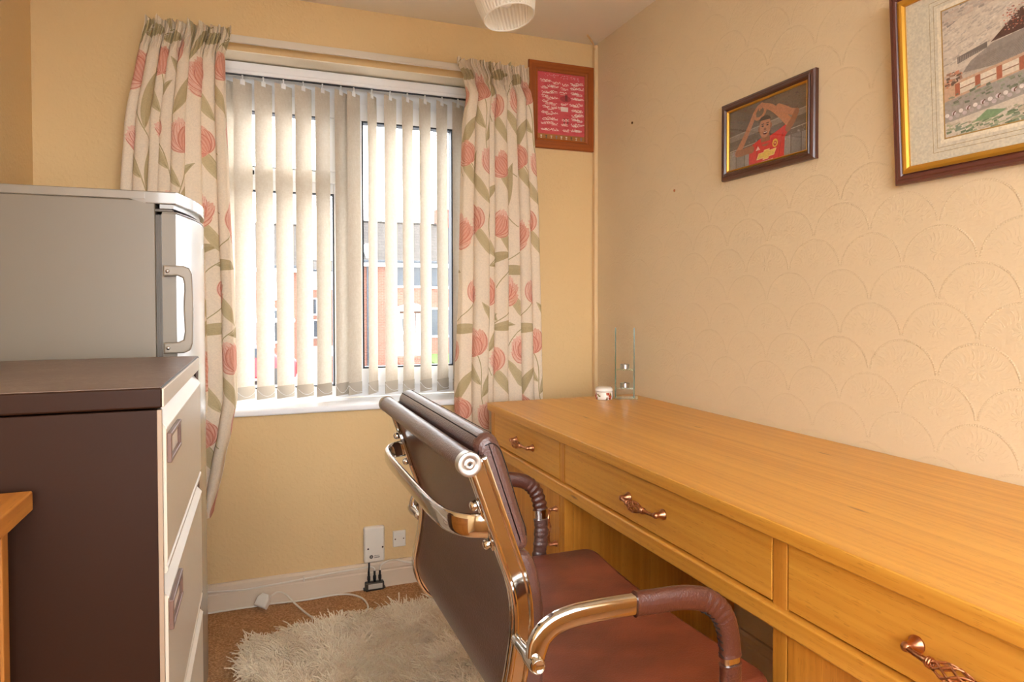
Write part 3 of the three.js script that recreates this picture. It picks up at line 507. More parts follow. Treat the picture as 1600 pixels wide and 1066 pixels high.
// ---------------------------------------------------------------- things on the desk
{
  const j = thing('trinket_pot', 'small round white lidded pot with a red floral print on the desk corner', 'pot', [-0.195, 0.804, 0.44]);
  const pr = canvasTex(512, 128, (g, w, h) => { g.fillStyle = '#f2ece2'; g.fillRect(0, 0, w, h); seed = 77; for (let k = 0; k < 4; k++) { const cx = 64 + k * 128; for (let q = 0; q < 7; q++) { g.fillStyle = ['#b5473a', '#c9745c', '#8d3a30'][q % 3]; g.beginPath(); g.ellipse(cx + rr(-30, 30), 70 + rr(-22, 22), rr(9, 17), rr(7, 12), rr(0, 3), 0, 7); g.fill(); } for (let q = 0; q < 5; q++) { g.fillStyle = '#7f7a45'; g.beginPath(); g.ellipse(cx + rr(-40, 40), 74 + rr(-26, 26), 12, 4, rr(0, 3), 0, 7); g.fill(); } } });
  const b = lathe([[0.0001, 0], [0.03, 0], [0.0335, 0.003], [0.035, 0.016], [0.0345, 0.03], [0.033, 0.033], [0.0001, 0.033]], 48); b.rotateY(2.4); b.translate(-0.195, 0.804, 0.44); mesh('pot_body', b, phy(0xffffff, 0.22, { map: pr }), j);
  const l = lathe([[0.0001, 0.0335], [0.0355, 0.0335], [0.036, 0.036], [0.0355, 0.043], [0.031, 0.049], [0.022, 0.0515], [0.0001, 0.052]], 48); l.translate(-0.195, 0.804, 0.44); mesh('lid', l, M.porcelain, j);
  // glass tealight tower
  const cx = -0.105, cz = 0.45, t = thing('candle_holder', 'clear glass candle tower with two small tealights in the desk corner', 'candle holder', [cx, 0.804, cz]);
  const turn = (g) => { g.rotateY(-0.53); g.translate(cx, 0.804, cz); return g; };
  mesh('base', turn(box(-0.052, 0.052, 0.0005, 0.006, -0.035, 0.035, 0.001)), M.glassEdge, t);
  for (const s of [-1, 1]) { const p = mesh('side_pane', turn(box(s * 0.037 - 0.002, s * 0.037 + 0.002, 0.006, 0.288, -0.02, 0.02, 0)), M.glassEdge, t); mesh('pane_edge', turn(box(s * 0.037 - 0.0021, s * 0.037 + 0.0021, 0.006, 0.2885, 0.0199, 0.0212)), M.edgeGreen, p); }
  for (const y of [0.04, 0.116]) {
    mesh('shelf', turn(box(-0.035, 0.035, y, y + 0.005, -0.02, 0.02, 0)), M.glassEdge, t);
    const c = thing('tealight', y < 0.1 ? 'tealight candle on the lower shelf of the glass candle tower' : 'tealight candle on the upper shelf of the glass candle tower', 'candle', [cx, 0.804 + y + 0.005, cz], 'tealights in the glass tower');
    const m = lathe([[0.0001, 0], [0.0185, 0], [0.019, 0.001], [0.019, 0.017], [0.0196, 0.0175], [0.0196, 0.0185], [0.018, 0.0185], [0.018, 0.013], [0.0001, 0.013]], 32); m.translate(cx, 0.8091 + y, cz); mesh('cup', m, M.satin, c);
    const w = lathe([[0.0001, 0.0131], [0.0178, 0.0131], [0.0178, 0.015], [0.003, 0.0165], [0.0001, 0.0165]], 28); w.translate(cx, 0.8091 + y, cz); mesh('wax', w, std(0xa05a40, 0.6), c);
    const k = new THREE.CylinderGeometry(0.0008, 0.0008, 0.008, 6); k.translate(cx, 0.8091 + y + 0.0195, cz); mesh('wick', k, M.black, c);
  }
}

// ---------------------------------------------------------------- framed pictures
// local frame: u right, v up, w out of the wall; profile points run from the outer edge inward
function frameSides(w, h, prof) {
  const C = [[0, 0], [w, 0], [w, h], [0, h]], D = [[1, 1], [-1, 1], [-1, -1], [1, -1]], pos = [], uv = [], idx = [];
  for (let s = 0; s < 4; s++) { const e = (s + 1) % 4, L = s % 2 ? h : w; let acc = 0;
    for (let k = 0; k < prof.length - 1; k++) { const [a, b] = prof[k], [c, d] = prof[k + 1], o = pos.length / 3, l = Math.hypot(c - a, d - b);
      for (const [[q, r], i, uu] of [[[a, b], s, 0], [[a, b], e, L], [[c, d], s, 0], [[c, d], e, L]]) pos.push(C[i][0] + D[i][0] * q, C[i][1] + D[i][1] * q, r);
      uv.push(0, acc, L, acc, 0, acc + l, L, acc + l); acc += l; idx.push(o, o + 1, o + 2, o + 1, o + 3, o + 2); } }
  const g = ngeo(pos, uv, idx).toNonIndexed(); g.computeVertexNormals(); return g;
}
function picture(name, label, category, place, w, h, prof, mats, inner, depth, art, opt = {}) {
  const o = new THREE.Group(); o.name = numbered(name); scene.add(o); tag(o, label, category); place(o);
  mesh('frame', frameSides(w, h, prof), mats.frame, o);
  const q = (x0, x1, y0, y1, z) => { const g = new THREE.BoxGeometry(x1 - x0, y1 - y0, 0.0015); g.translate((x0 + x1) / 2, (y0 + y1) / 2, z); return g; };
  mesh('backing', q(0.004, w - 0.004, 0.004, h - 0.004, 0.003), M.backing, o);
  let i = inner;
  if (mats.slip) { const s = opt.slip ?? 0.009; const g = frameSides(w - 2 * i, h - 2 * i, [[0, depth - 0.003], [0, depth + 0.002], [s * 0.4, depth + 0.0045], [s * 0.7, depth + 0.003], [s, depth - 0.001], [s, depth - 0.006]]); g.translate(i, i, 0); mesh('gilt_slip', g, mats.slip, o); i += s; }
  const pl = (x0, x1, y0, y1, z) => { const g = new THREE.PlaneGeometry(x1 - x0, y1 - y0); g.translate((x0 + x1) / 2, (y0 + y1) / 2, z); return g; };
  mesh('print', pl(i - 0.002, w - i + 0.002, i - 0.002, h - i + 0.002, depth - 0.006), std(0xffffff, 0.6, { map: art }), o);
  if (!opt.noGlass) mesh('glass', pl(i - 0.002, w - i + 0.002, i - 0.002, h - i + 0.002, depth - 0.003), M.glass, o);
  return o;
}
// photo of a footballer
{
  const art = canvasTex(768, 432, (g, w, h) => {
    const gr = (x0, y0, x1, y1, st) => { const q = g.createLinearGradient(x0, y0, x1, y1); st.forEach(([a, c]) => q.addColorStop(a, c)); return q; };
    g.fillStyle = '#6f6052'; g.fillRect(0, 0, w, h);
    seed = 15; for (let k = 0; k < 260; k++) { g.fillStyle = `rgba(${rr(60, 120)},${rr(50, 95)},${rr(45, 80)},.35)`; g.fillRect(rr(0, w), rr(0, h * 0.55), rr(4, 26), rr(3, 10)); }
    g.save(); g.rotate(-0.05); g.fillStyle = '#8e8274'; g.fillRect(-40, 190, 900, 36); g.fillStyle = '#a59a8c'; g.fillRect(-40, 184, 900, 7); g.fillStyle = '#75695d'; g.fillRect(-40, 262, 900, 16); g.fillStyle = '#b3a99b'; g.fillRect(-40, 290, 900, 6); g.restore();
    for (let k = 0; k < 9; k++) { g.fillStyle = k % 2 ? '#847c74' : '#968d84'; g.fillRect(k * 90 - 10, 300, 80, 140); }
    for (let k = 0; k < 40; k++) { g.fillStyle = `rgba(${rr(170, 220)},${rr(160, 200)},${rr(170, 220)},.45)`; g.beginPath(); g.arc(rr(0, w), rr(255, 330), rr(3, 9), 0, 7); g.fill(); }
    const limb = (p, r0, r1, col) => { const c = new THREE.CatmullRomCurve3(p.map(([x, y]) => V(x, y, 0))).getPoints(50); g.fillStyle = col; c.forEach((q, i) => { g.beginPath(); g.arc(q.x, q.y, r0 + (r1 - r0) * i / 50, 0, 7); g.fill(); }); };
    const skin = '#bd8360', skinD = '#9c6848';
    // shirt
    g.fillStyle = '#d2352c'; g.beginPath(); g.moveTo(215, 440); g.bezierCurveTo(205, 350, 215, 300, 260, 285); g.lineTo(330, 262); g.lineTo(430, 262); g.lineTo(520, 236); g.lineTo(575, 218); g.lineTo(600, 262); g.lineTo(560, 300); g.lineTo(552, 440); g.fill();
    g.strokeStyle = 'rgba(130,20,22,.5)'; g.lineWidth = 5; for (const p of [[[280, 440], [300, 360], [292, 300]], [[500, 440], [512, 360], [540, 270]], [[410, 440], [420, 400], [400, 350]]]) { g.beginPath(); g.moveTo(...p[0]); g.quadraticCurveTo(...p[1], ...p[2]); g.stroke(); }
    // forearms up into a heart over the head
    limb([[92, 318], [160, 235], [238, 128], [268, 78]], 27, 17, skin); limb([[92, 318], [130, 322], [200, 318], [240, 320]], 24, 26, skinD);
    limb([[590, 205], [520, 140], [430, 72], [362, 44]], 30, 18, skin); limb([[664, 160], [620, 150], [560, 120], [500, 92]], 20, 26, skin); limb([[664, 160], [630, 210], [590, 250]], 22, 26, skinD);
    limb([[268, 78], [292, 48], [318, 34], [336, 52]], 14, 8, skin); limb([[268, 78], [280, 112], [312, 120], [338, 112]], 13, 8, skin); limb([[362, 44], [340, 28], [326, 36], [318, 60]], 14, 8, skin); limb([[372, 50], [372, 84], [352, 106], [338, 112]], 13, 8, skin);
    // neck, head, face
    limb([[372, 236], [376, 280]], 36, 44, skinD); g.fillStyle = '#d2352c'; g.beginPath(); g.ellipse(378, 292, 58, 18, 0, 0, 3.14); g.fill();
    g.fillStyle = skin; g.beginPath(); g.ellipse(372, 192, 56, 72, 0.08, 0, 7); g.fill();
    g.fillStyle = '#3a261b'; g.beginPath(); g.ellipse(372, 142, 55, 28, 0.08, 3.05, 6.3); g.fill();
    g.fillStyle = skinD; g.beginPath(); g.ellipse(314, 196, 9, 18, 0, 0, 7); g.ellipse(430, 192, 9, 18, 0, 0, 7); g.fill();
    g.fillStyle = '#2b1a12'; for (const x of [350, 396]) { g.beginPath(); g.ellipse(x, 182, 11, 5, 0.1, 0, 7); g.fill(); g.fillRect(x - 14, 166, 28, 5); }
    g.fillStyle = '#8c5a3f'; g.beginPath(); g.ellipse(373, 206, 13, 9, 0, 0, 7); g.fill(); g.fillStyle = '#5e2b22'; g.beginPath(); g.ellipse(374, 232, 22, 11, 0, 0, 7); g.fill(); g.fillStyle = '#e8ddd0'; g.fillRect(358, 226, 32, 6);
    // marks on the shirt
    g.fillStyle = '#f2e9df'; g.beginPath(); g.moveTo(282, 338); g.lineTo(304, 310); g.lineTo(326, 338); g.fill(); g.fillStyle = '#d2352c'; g.fillRect(292, 322, 26, 3); g.fillRect(288, 330, 32, 3);
    g.fillStyle = '#e3bd4f'; g.beginPath(); g.ellipse(470, 322, 26, 28, 0, 0, 7); g.fill(); g.fillStyle = '#b8392c'; g.beginPath(); g.ellipse(470, 324, 15, 16, 0, 0, 7); g.fill(); g.fillStyle = '#f0d98a'; g.beginPath(); g.arc(470, 322, 6, 0, 7); g.fill();
    g.save(); g.translate(385, 378); g.rotate(-0.04); g.fillStyle = '#e4c25c'; g.strokeStyle = '#f4e7b4'; g.lineWidth = 3; g.beginPath(); g.moveTo(-96, 22); g.lineTo(-72, -16); g.lineTo(-26, -16); g.lineTo(-18, -28); g.lineTo(34, -28); g.lineTo(28, -16); g.lineTo(96, -16); g.lineTo(74, 22); g.lineTo(26, 22); g.lineTo(18, 34); g.lineTo(-34, 34); g.lineTo(-26, 22); g.closePath(); g.fill(); g.stroke(); g.fillStyle = '#f7f1e8'; g.font = 'bold 22px sans-serif'; g.textAlign = 'center'; g.fillText('CHEVROLET', 2, 60); g.restore();
    const d = g.getImageData(0, 0, w, h), p = d.data; for (let j = 0; j < h; j++) for (let i = 0; i < w; i++) { const k = (j * w + i) * 4, n = 1 + 0.16 * (fbm(i / w, j / h, 90, 60, 2, 71) - 0.5); for (let q = 0; q < 3; q++) p[k + q] *= n; } g.putImageData(d, 0, 0);
  });
  picture('framed_photo', 'dark mahogany framed photo of a footballer in a red shirt making a heart overhead', 'picture', (o) => { o.position.set(-0.001, 1.604, 0.937); o.rotation.y = -Math.PI / 2; }, 0.408, 0.257, [[0, 0], [0, 0.012], [0.003, 0.017], [0.009, 0.021], [0.014, 0.0195], [0.016, 0.022], [0.021, 0.0215], [0.025, 0.015], [0.027, 0.012], [0.027, 0.004]], { frame: M.mahogany, slip: M.gilt }, 0.026, 0.012, art, { slip: 0.006 });
}
// large picture of a stadium
{
  const W = 0.63, Hh = 0.464;
  const art = canvasTex(1280, 930, (g, w, h) => {
    const S = w / (W - 2 * 0.042), X = (m) => (m - 0.042) * S, Y = (m) => h - (m - 0.042) * S;   // metres of the frame to pixels
    g.fillStyle = '#dcd5c1'; g.fillRect(0, 0, w, h); seed = 31;
    for (let k = 0; k < 2500; k++) { g.fillStyle = rnd() < 0.5 ? 'rgba(255,252,240,.14)' : 'rgba(180,170,145,.12)'; g.fillRect(rr(0, w), rr(0, h), rr(4, 26), 2); }
    const mx = 0.133, mb = 0.094, mt = 0.076;
    const rect = (e) => [X(mx - e), Y(Hh - mt + e), (W - 2 * mx + 2 * e) * S, (Hh - mt - mb + 2 * e) * S];
    g.strokeStyle = 'rgba(148,122,70,.75)'; g.lineWidth = 2.5; g.strokeRect(...rect(0.03)); g.strokeRect(...rect(0.02));
    g.fillStyle = '#efe7d2'; g.fillRect(...rect(0.012));
    const [x0, y0, ww, hh] = rect(0);
    g.fillStyle = '#b08a48'; g.fillRect(x0 - 7, y0 - 7, ww + 14, hh + 14);
    g.save(); g.beginPath(); g.rect(x0, y0, ww, hh); g.clip(); g.translate(x0, y0); g.scale(ww, hh);   // unit square of the print
    const P = (c, ...q) => { g.fillStyle = c; g.beginPath(); q.forEach(([x, y], i) => (i ? g.lineTo(x, y) : g.moveTo(x, y))); g.fill(); };
    const dab = (n, xa, xb, ya, yb, cols, l, t, slope = -0.1) => { for (let k = 0; k < n; k++) { const x = rr(xa, xb), y = rr(ya, yb); g.save(); g.translate(x, y); g.rotate(slope + rr(-0.2, 0.2)); g.fillStyle = cols[Math.floor(rnd() * cols.length)]; g.fillRect(0, 0, rr(l * 0.3, l), rr(t * 0.4, t)); g.restore(); } };
    P('#cbbfb1', [0, 0], [1, 0], [1, 1], [0, 1]);
    dab(240, -0.02, 1, 0, 0.13, ['#a59a90', '#8d8883', '#c7b4a4', '#b7aea4', '#d4c8ba'], 0.06, 0.02);
    P('#d8cdbd', [0, 0.16], [0.12, 0.1], [0.45, 0.06], [1, 0.02], [1, 0.3], [0, 0.52]);
    dab(420, -0.02, 0.9, 0.12, 0.44, ['rgba(176,164,152,.55)', 'rgba(228,219,206,.7)', 'rgba(160,150,142,.4)', 'rgba(206,190,176,.5)'], 0.05, 0.012, -0.35);
    P('#5c423d', [0.29, 0.37], [0.46, 0.2], [1, 0.05], [1, 0.3]);
    dab(500, 0.36, 1, 0.16, 0.32, ['#b2604f', '#d9c9ba', '#8b6c64', '#d58f7c', '#6d4a44'], 0.012, 0.01, 0);
    P('#9b928a', [0.12, 0.53], [0.17, 0.46], [0.3, 0.38], [1, 0.28], [1, 0.46], [0.35, 0.55]);
    g.strokeStyle = 'rgba(86,80,76,.4)'; g.lineWidth = 0.0022; for (let k = 0; k < 80; k++) { g.beginPath(); g.moveTo(0.13 + k * 0.012, 0.55 - k * 0.001); g.lineTo(0.22 + k * 0.011, 0.45 - k * 0.0022); g.stroke(); }
    P('#77706a', [0.09, 0.4], [0.27, 0.355], [0.27, 0.4], [0.09, 0.45]); for (let k = 0; k < 16; k++) P('rgba(205,195,184,.5)', [0.095 + k * 0.011, 0.4], [0.099 + k * 0.011, 0.4], [0.099 + k * 0.011, 0.44], [0.095 + k * 0.011, 0.44]);
    P('#cfae92', [0, 0.56], [0.1, 0.58], [1, 0.44], [1, 0.6], [0, 0.78]);
    dab(60, 0, 0.1, 0.5, 0.6, ['#cf8e70', '#a9826c', '#d9b89e', '#6e5a4e'], 0.03, 0.02);
    for (let k = 0; k < 9; k++) { const x = 0.07 + k * 0.125, y = 0.6 - k * 0.017; P('#b1694f', [x, y], [x + 0.03, y - 0.005], [x + 0.03, y + 0.09], [x, y + 0.095]); P('#ece2d0', [x + 0.032, y], [x + 0.122, y - 0.014], [x + 0.122, y + 0.026], [x + 0.032, y + 0.04]); P('#e4d8c4', [x + 0.032, y + 0.048], [x + 0.122, y + 0.034], [x + 0.122, y + 0.07], [x + 0.032, y + 0.085]); P('#9d7c66', [x + 0.032, y + 0.04], [x + 0.122, y + 0.026], [x + 0.122, y + 0.034], [x + 0.032, y + 0.048]); }
    P('#a8a199', [0, 0.72], [1, 0.56], [1, 0.74], [0, 0.9]);
    dab(110, 0, 1, 0.66, 0.76, ['#7d846f', '#8e957f', '#6c7866', '#9aa08c'], 0.04, 0.02, -0.2);
    for (let k = 0; k < 46; k++) { g.fillStyle = ['#ece6e0', '#cbbfc0', '#dad0d3', '#bfb3b0'][k % 4]; g.beginPath(); g.ellipse(0.022 * k + 0.015, 0.83 - 0.0035 * k + (k % 2) * 0.028, 0.014, 0.016, -0.1, 0, 7); g.fill(); }
    g.strokeStyle = '#6a4638'; g.lineWidth = 0.008; for (let k = 0; k < 12; k++) { g.beginPath(); g.arc(0.075 + 0.09 * k, 0.83 - 0.014 * k, 0.02, 2.7, 4.5); g.stroke(); }
    P('#d9cfbf', [0, 0.89], [1, 0.74], [1, 1], [0, 1]);
    dab(220, 0, 1, 0.88, 1, ['#7f9474', '#a8b08f', '#6a7f63', '#c8bda6', '#b7ab96', '#8d9a84'], 0.05, 0.02, -0.2);
    P('#83a27a', [0.18, 0.93], [0.26, 0.86], [0.37, 0.89], [0.3, 0.93]);
    g.restore();
    const d = g.getImageData(0, 0, w, h), p = d.data; for (let j = 0; j < h; j++) for (let i = 0; i < w; i++) { const k = (j * w + i) * 4, n = 1 + 0.14 * (fbm(i / w, j / h, 130, 95, 2, 71) - 0.5); for (let q = 0; q < 3; q++) p[k + q] *= n; } g.putImageData(d, 0, 0);
  });
  picture('framed_picture', 'large mahogany framed stadium view in a wide cream mount with gilt inner edge', 'picture', (o) => { o.position.set(-0.001, 1.482, 1.607); o.rotation.order = 'YXZ'; o.rotation.set(0.06, -Math.PI / 2, 0); }, W, Hh, [[0, 0], [0, 0.014], [0.004, 0.02], [0.01, 0.0195], [0.013, 0.022], [0.02, 0.021], [0.024, 0.016], [0.026, 0.016], [0.026, 0.004]], { frame: M.mahogany2, slip: M.gilt }, 0.025, 0.018, art, { slip: 0.016 });
}
// small signed print in a wooden frame, on the window wall
{
  const W = 0.328, Hh = 0.392, m = 0.046;
  const art = canvasTex(512, 660, (g, w, h) => {
    g.fillStyle = '#a86a2c'; g.fillRect(0, 0, w, h);
    g.fillStyle = '#cf4a52'; g.fillRect(0, 0, w, h * 0.925); seed = 62;
    for (let k = 0; k < 500; k++) { g.fillStyle = rnd() < 0.5 ? 'rgba(214,78,92,.35)' : 'rgba(190,45,55,.3)'; g.fillRect(rr(0, w), rr(0, h * 0.9), rr(10, 60), rr(4, 22)); }
    g.fillStyle = '#dba0aa'; for (let k = 0; k < 46; k++) g.fillRect(rr(70, 440), rr(16, 50), rr(4, 14), rr(4, 10));
    g.fillStyle = '#a83038'; g.beginPath(); g.ellipse(300, 250, 60, 30, 0, 0, 7); g.fill(); g.fillStyle = '#7a2228'; for (const x of [280, 320]) g.fillRect(x, 440, 12, 60); g.fillRect(296, 210, 26, 60);
    g.fillStyle = '#e6d5cf'; g.fillRect(250, 330, 78, 46);
    const sig = (x, y) => { g.fillStyle = 'rgba(240,228,214,.92)'; g.strokeStyle = 'rgba(240,228,214,.95)'; g.lineWidth = 4.5; g.lineCap = 'round'; g.beginPath(); let px = x - 38; g.moveTo(px, y); for (let q = 0; q < 8; q++) { px += rr(6, 12); g.quadraticCurveTo(px - 6, y + rr(-24, 18), px, y + rr(-10, 10)); } g.stroke(); g.beginPath(); g.moveTo(x - 30, y + 12); g.lineTo(x + rr(10, 40), y + rr(4, 14)); g.stroke(); };
    for (let r = 0; r < 10; r++) for (const x of [80, 130, 190, 390, 430, 460]) sig(x + rr(-16, 16), 90 + r * 52 + rr(-12, 12));
    for (let r = 0; r < 10; r++) if (r !== 3 && r !== 6) sig(285 + rr(-30, 30), 100 + r * 50 + rr(-10, 10));
    const cups = ['#d9cdb6', '#4b4a3c', '#c9bda4', '#7d7d86', '#e6dcc8']; for (let k = 0; k < 9; k++) { const x = 40 + k * 54; g.fillStyle = cups[k % 5]; g.fillRect(x - 9, h * 0.945, 18, 12); g.fillRect(x - 3, h * 0.945 + 12, 6, 12); g.fillRect(x - 9, h * 0.945 + 23, 18, 6); }
  });
  picture('framed_print', 'small red print covered in white signatures in an orange-brown wooden frame', 'picture', (o) => { o.position.set(-0.343, 1.898, 0.001); }, W, Hh, [[0, 0], [0, 0.012], [0.003, 0.017], [0.03, 0.018], [0.034, 0.014], [0.041, 0.0125], [m - 0.002, 0.0105], [m, 0.004]], { frame: M.frameWood }, m, 0.012, art);
}

// ---------------------------------------------------------------- fridge
{
  const z0 = 0.36, z1 = 0.93, yT = 1.474;
  const f = thing('fridge', 'tall silver-grey fridge with a bowed door behind the brown filing cabinet', 'fridge', [-1.95, 0, 0.645]);
  mesh('body', box(-2.215, -1.74, 0.03, 1.452, z0, z1, 0.004, 'y'), M.fridge, f);
  const bow = (z, x0, sag) => { const t = (z - z0) / (z1 - z0) * 2 - 1; return x0 + sag * (1 - t * t); };
  const outline = (xb, x0, sag, a = z0, b = z1, n = 28) => { const p = [[xb, -a]]; for (let i = 0; i <= n; i++) { const z = a + (b - a) * i / n; p.push([bow(z, x0, sag), -z]); } p.push([xb, -b]); return p; };
  const up = (g) => { g.rotateX(-Math.PI / 2); return g; };
  // door: outline in (x, -z), extruded upwards
  const door = up(extrude(outline(-1.726, -1.693, 0.046), 0.07, 1.421, 0.006, 3)); const dm = mesh('door', door, M.fridgeDoor, f);
  mesh('door_edge', box(-1.7255, -1.6945, 0.075, 1.419, z1 - 0.002, z1 + 0.0008, 0.0006, 'y'), M.fridge, dm);
  mesh('door_cap', up(extrude(outline(-1.725, -1.692, 0.0455, z0 + 0.002, z1 - 0.002), 1.4195, 1.4235, 0.001, 2)), M.fridge, dm);
  mesh('gasket', [box(-1.741, -1.7255, 0.08, 1.416, z0 + 0.006, z1 - 0.006, 0.002), ...[-1.738, -1.733, -1.728].map((x) => box(x - 0.0012, x + 0.0012, 0.08, 1.416, z0 + 0.004, z1 - 0.003))], M.fridgeGasket, f);
  mesh('hinge', box(-1.742, -1.7, 1.4235, 1.4305, z1 - 0.06, z1 - 0.002, 0.002), M.fridgeGasket, f);
  // top: body lid deepening to a bowed front fascia
  mesh('top_panel', [box(-2.215, -1.76, 1.4515, yT, z0 - 0.001, z1 + 0.001, 0.003), up(extrude(outline(-1.762, -1.692, 0.047, z0 - 0.001, z1 + 0.001), 1.4425, yT, 0.003, 3)), (() => { const g = extrude([[-1.795, 1.4522], [-1.7605, 1.4428], [-1.7605, 1.456], [-1.795, 1.456]], z0 - 0.0006, z1 + 0.0006); return g; })()], M.fridgeCap, f);
  mesh('under_strip', up(extrude(outline(-1.73, -1.7, 0.042, z0 + 0.004, z1 - 0.004), 1.431, 1.443, 0.001, 2)), std(0x7b7670, 0.3, { metalness: 0.5 }), f);
  // bow handle screwed to the side of the door
  const hp = [[-1.722, 1.066], [-1.722, 1.093], [-1.69, 1.094], [-1.678, 1.1], [-1.6745, 1.12], [-1.677, 1.18], [-1.6745, 1.24], [-1.678, 1.256], [-1.69, 1.262], [-1.722, 1.26], [-1.722, 1.288], [-1.675, 1.287], [-1.662, 1.281], [-1.656, 1.266], [-1.654, 1.18], [-1.656, 1.09], [-1.662, 1.073], [-1.676, 1.066]];
  const h = mesh('handle', extrude(hp, 0.929, 0.951, 0.004, 3), M.handlePlastic, dm);
  for (const y of [1.08, 1.273]) { const g = lathe([[0.0001, 0.003], [0.004, 0.0025], [0.005, 0], [0.0001, 0]], 14); g.rotateX(Math.PI / 2); g.translate(-1.712, y, 0.9505); const s = mesh('screw', g, M.satin, f); f.remove(s); dm.add(s); }
  const bd = box(0, 0.03, 0, 0.012, -0.001, 0.001, 0.0008); bd.rotateY(Math.PI / 2 - 0.09); bd.translate(-1.6505, 1.352, 0.7); mesh('badge', bd, M.satin, dm);
  for (const [x, z] of [[-2.18, 0.4], [-2.18, 0.89], [-1.78, 0.4], [-1.78, 0.89]]) { const g = new THREE.CylinderGeometry(0.018, 0.018, 0.032, 14); g.translate(x, 0.016, z); mesh('foot', g, M.black, f); }
}

// ---------------------------------------------------------------- filing cabinet (own frame: front at x = 0, near side at z = 0)
{
  const f = thing('filing_cabinet', 'brown steel filing cabinet with three cream drawers in front of the fridge', 'filing cabinet');
  f.position.set(-1.65, 0, 1.66); f.rotation.y = -0.0116; bases.delete(f);
  const D = -0.555, W = -0.68, HT = 1.06;
  mesh('carcass', [box(D, -0.004, 0.0, 1.025, W + 0.002, W + 0.02, 0.002, 'y'), box(D, -0.001, 0.0, 1.025, -0.022, -0.002, 0.002, 'y'), box(D, D + 0.02, 0, 1.025, W + 0.02, -0.022), box(D, -0.02, 0.0, 0.12, W + 0.02, -0.022), box(D + 0.02, -0.03, 0.12, 1.02, W + 0.03, -0.03)], M.cabinet, f);
  mesh('front_edge', [box(-0.006, 0.001, 0.0, 1.025, -0.0095, -0.0005, 0.001, 'y')], std(0xa58c74, 0.4), f);
  mesh('front_edge', [box(-0.006, 0.001, 0.0, 1.025, W + 0.0005, W + 0.0165, 0.001, 'y')], std(0x6a5040, 0.4), f);
  mesh('top', [box(D - 0.003, 0.002, 1.0275, HT, W - 0.002, 0.002, 0.004)], M.cabinet, f);
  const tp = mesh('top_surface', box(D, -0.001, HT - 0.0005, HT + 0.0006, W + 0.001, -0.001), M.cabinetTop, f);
  mesh('top_fascia', box(-0.002, 0.0045, 1.029, HT - 0.002, W + 0.03, -0.0005, 0.0015), M.drawer, f);
  const prof = (y0, y1) => [[-0.02, y0], [0.003, y0], [0.006, y0 + 0.004], [0.006, y0 + 0.009], [0.003, y0 + 0.012], [0.0035, y0 + 0.015], [0.0055, y0 + 0.018], [0.0055, y1 - 0.03], [0.0045, y1 - 0.025], [-0.016, y1 - 0.002], [-0.02, y1]];
  [[0.763, 1.022], [0.46, 0.752], [0.157, 0.449]].forEach(([y0, y1]) => {
    const d = mesh('drawer', extrude(prof(y0, y1), W + 0.02, -0.011), M.drawer, f);
    mesh('drawer_lip', extrude([[0.0062, y1 - 0.0305], [0.0068, y1 - 0.027], [-0.0155, y1 - 0.0005], [-0.0165, y1 - 0.0025], [0.0045, y1 - 0.027]], W + 0.02, -0.011), std(0xe6dccd, 0.3), d);
    const yc = y1 - 0.062, za = -0.165, zb = -0.022;
    mesh('label_holder', [box(0.005, 0.0125, yc + 0.017, yc + 0.024, za, zb, 0.0015), box(0.005, 0.0125, yc - 0.024, yc - 0.017, za, zb, 0.0015), box(0.005, 0.012, yc - 0.02, yc + 0.02, zb - 0.011, zb, 0.0015), box(0.005, 0.012, yc - 0.02, yc + 0.02, za, za + 0.009, 0.0015)], std(0x75574a, 0.35), d);
    mesh('label_card', box(0.005, 0.0066, yc - 0.018, yc + 0.018, za + 0.006, zb - 0.008), std(0xe3d3bf, 0.6), d);
  });
}

// ---------------------------------------------------------------- low wooden cabinet at the near left
{
  const c = thing('wooden_cabinet', 'orange oak cabinet with a panelled front standing against the brown filing cabinet', 'cabinet', [-2.03, 0, 2.0]);
  const x1 = -1.84, za = 1.7, zb = 2.34;
  mesh('top', box(-2.226, -1.815, 0.891, 0.92, 1.679, 2.36, 0.003, 'z'), M.oakDark, c);
  mesh('side_panel', box(-2.222, x1 - 0.02, 0, 0.891, za + 0.002, za + 0.02, 0, 'y'), M.oakDark, c); mesh('side_panel', box(-2.222, x1 - 0.02, 0, 0.891, zb - 0.02, zb - 0.002, 0, 'y'), M.oakDark, c);
  mesh('back', box(-2.222, -2.21, 0.05, 0.891, za + 0.02, zb - 0.02, 0, 'y'), M.oakDark, c);
  mesh('front_stile', box(x1 - 0.022, x1, 0, 0.891, za, za + 0.026, 0.002, 'y'), M.oakDark, c); mesh('front_stile', box(x1 - 0.022, x1, 0, 0.891, zb - 0.026, zb, 0.002, 'y'), M.oakDark, c);
  const dz0 = za + 0.028, dz1 = zb - 0.028, d = mesh('door', [box(x1 - 0.02, x1 - 0.003, 0.06, 0.886, dz0, dz0 + 0.012, 0.002, 'y'), box(x1 - 0.02, x1 - 0.003, 0.06, 0.886, dz1 - 0.03, dz1, 0.002, 'y'), box(x1 - 0.02, x1 - 0.003, 0.06, 0.12, dz0 + 0.012, dz1 - 0.03, 0.002, 'z')], M.oakDark, c);
  mesh('door_panel', box(x1 - 0.02, x1 - 0.007, 0.735, 0.886, dz0 + 0.012, dz1 - 0.03, 0, 'y'), M.oakDark, d);
  mesh('door_panel', box(x1 - 0.02, x1 - 0.009, 0.12, 0.67, dz0 + 0.012, dz1 - 0.03, 0, 'y'), M.oakDark, d);
  mesh('door_rail', box(x1 - 0.02, x1 - 0.003, 0.67, 0.735, dz0 + 0.012, dz1 - 0.03, 0.003, 'z'), M.oakDark, d);
}

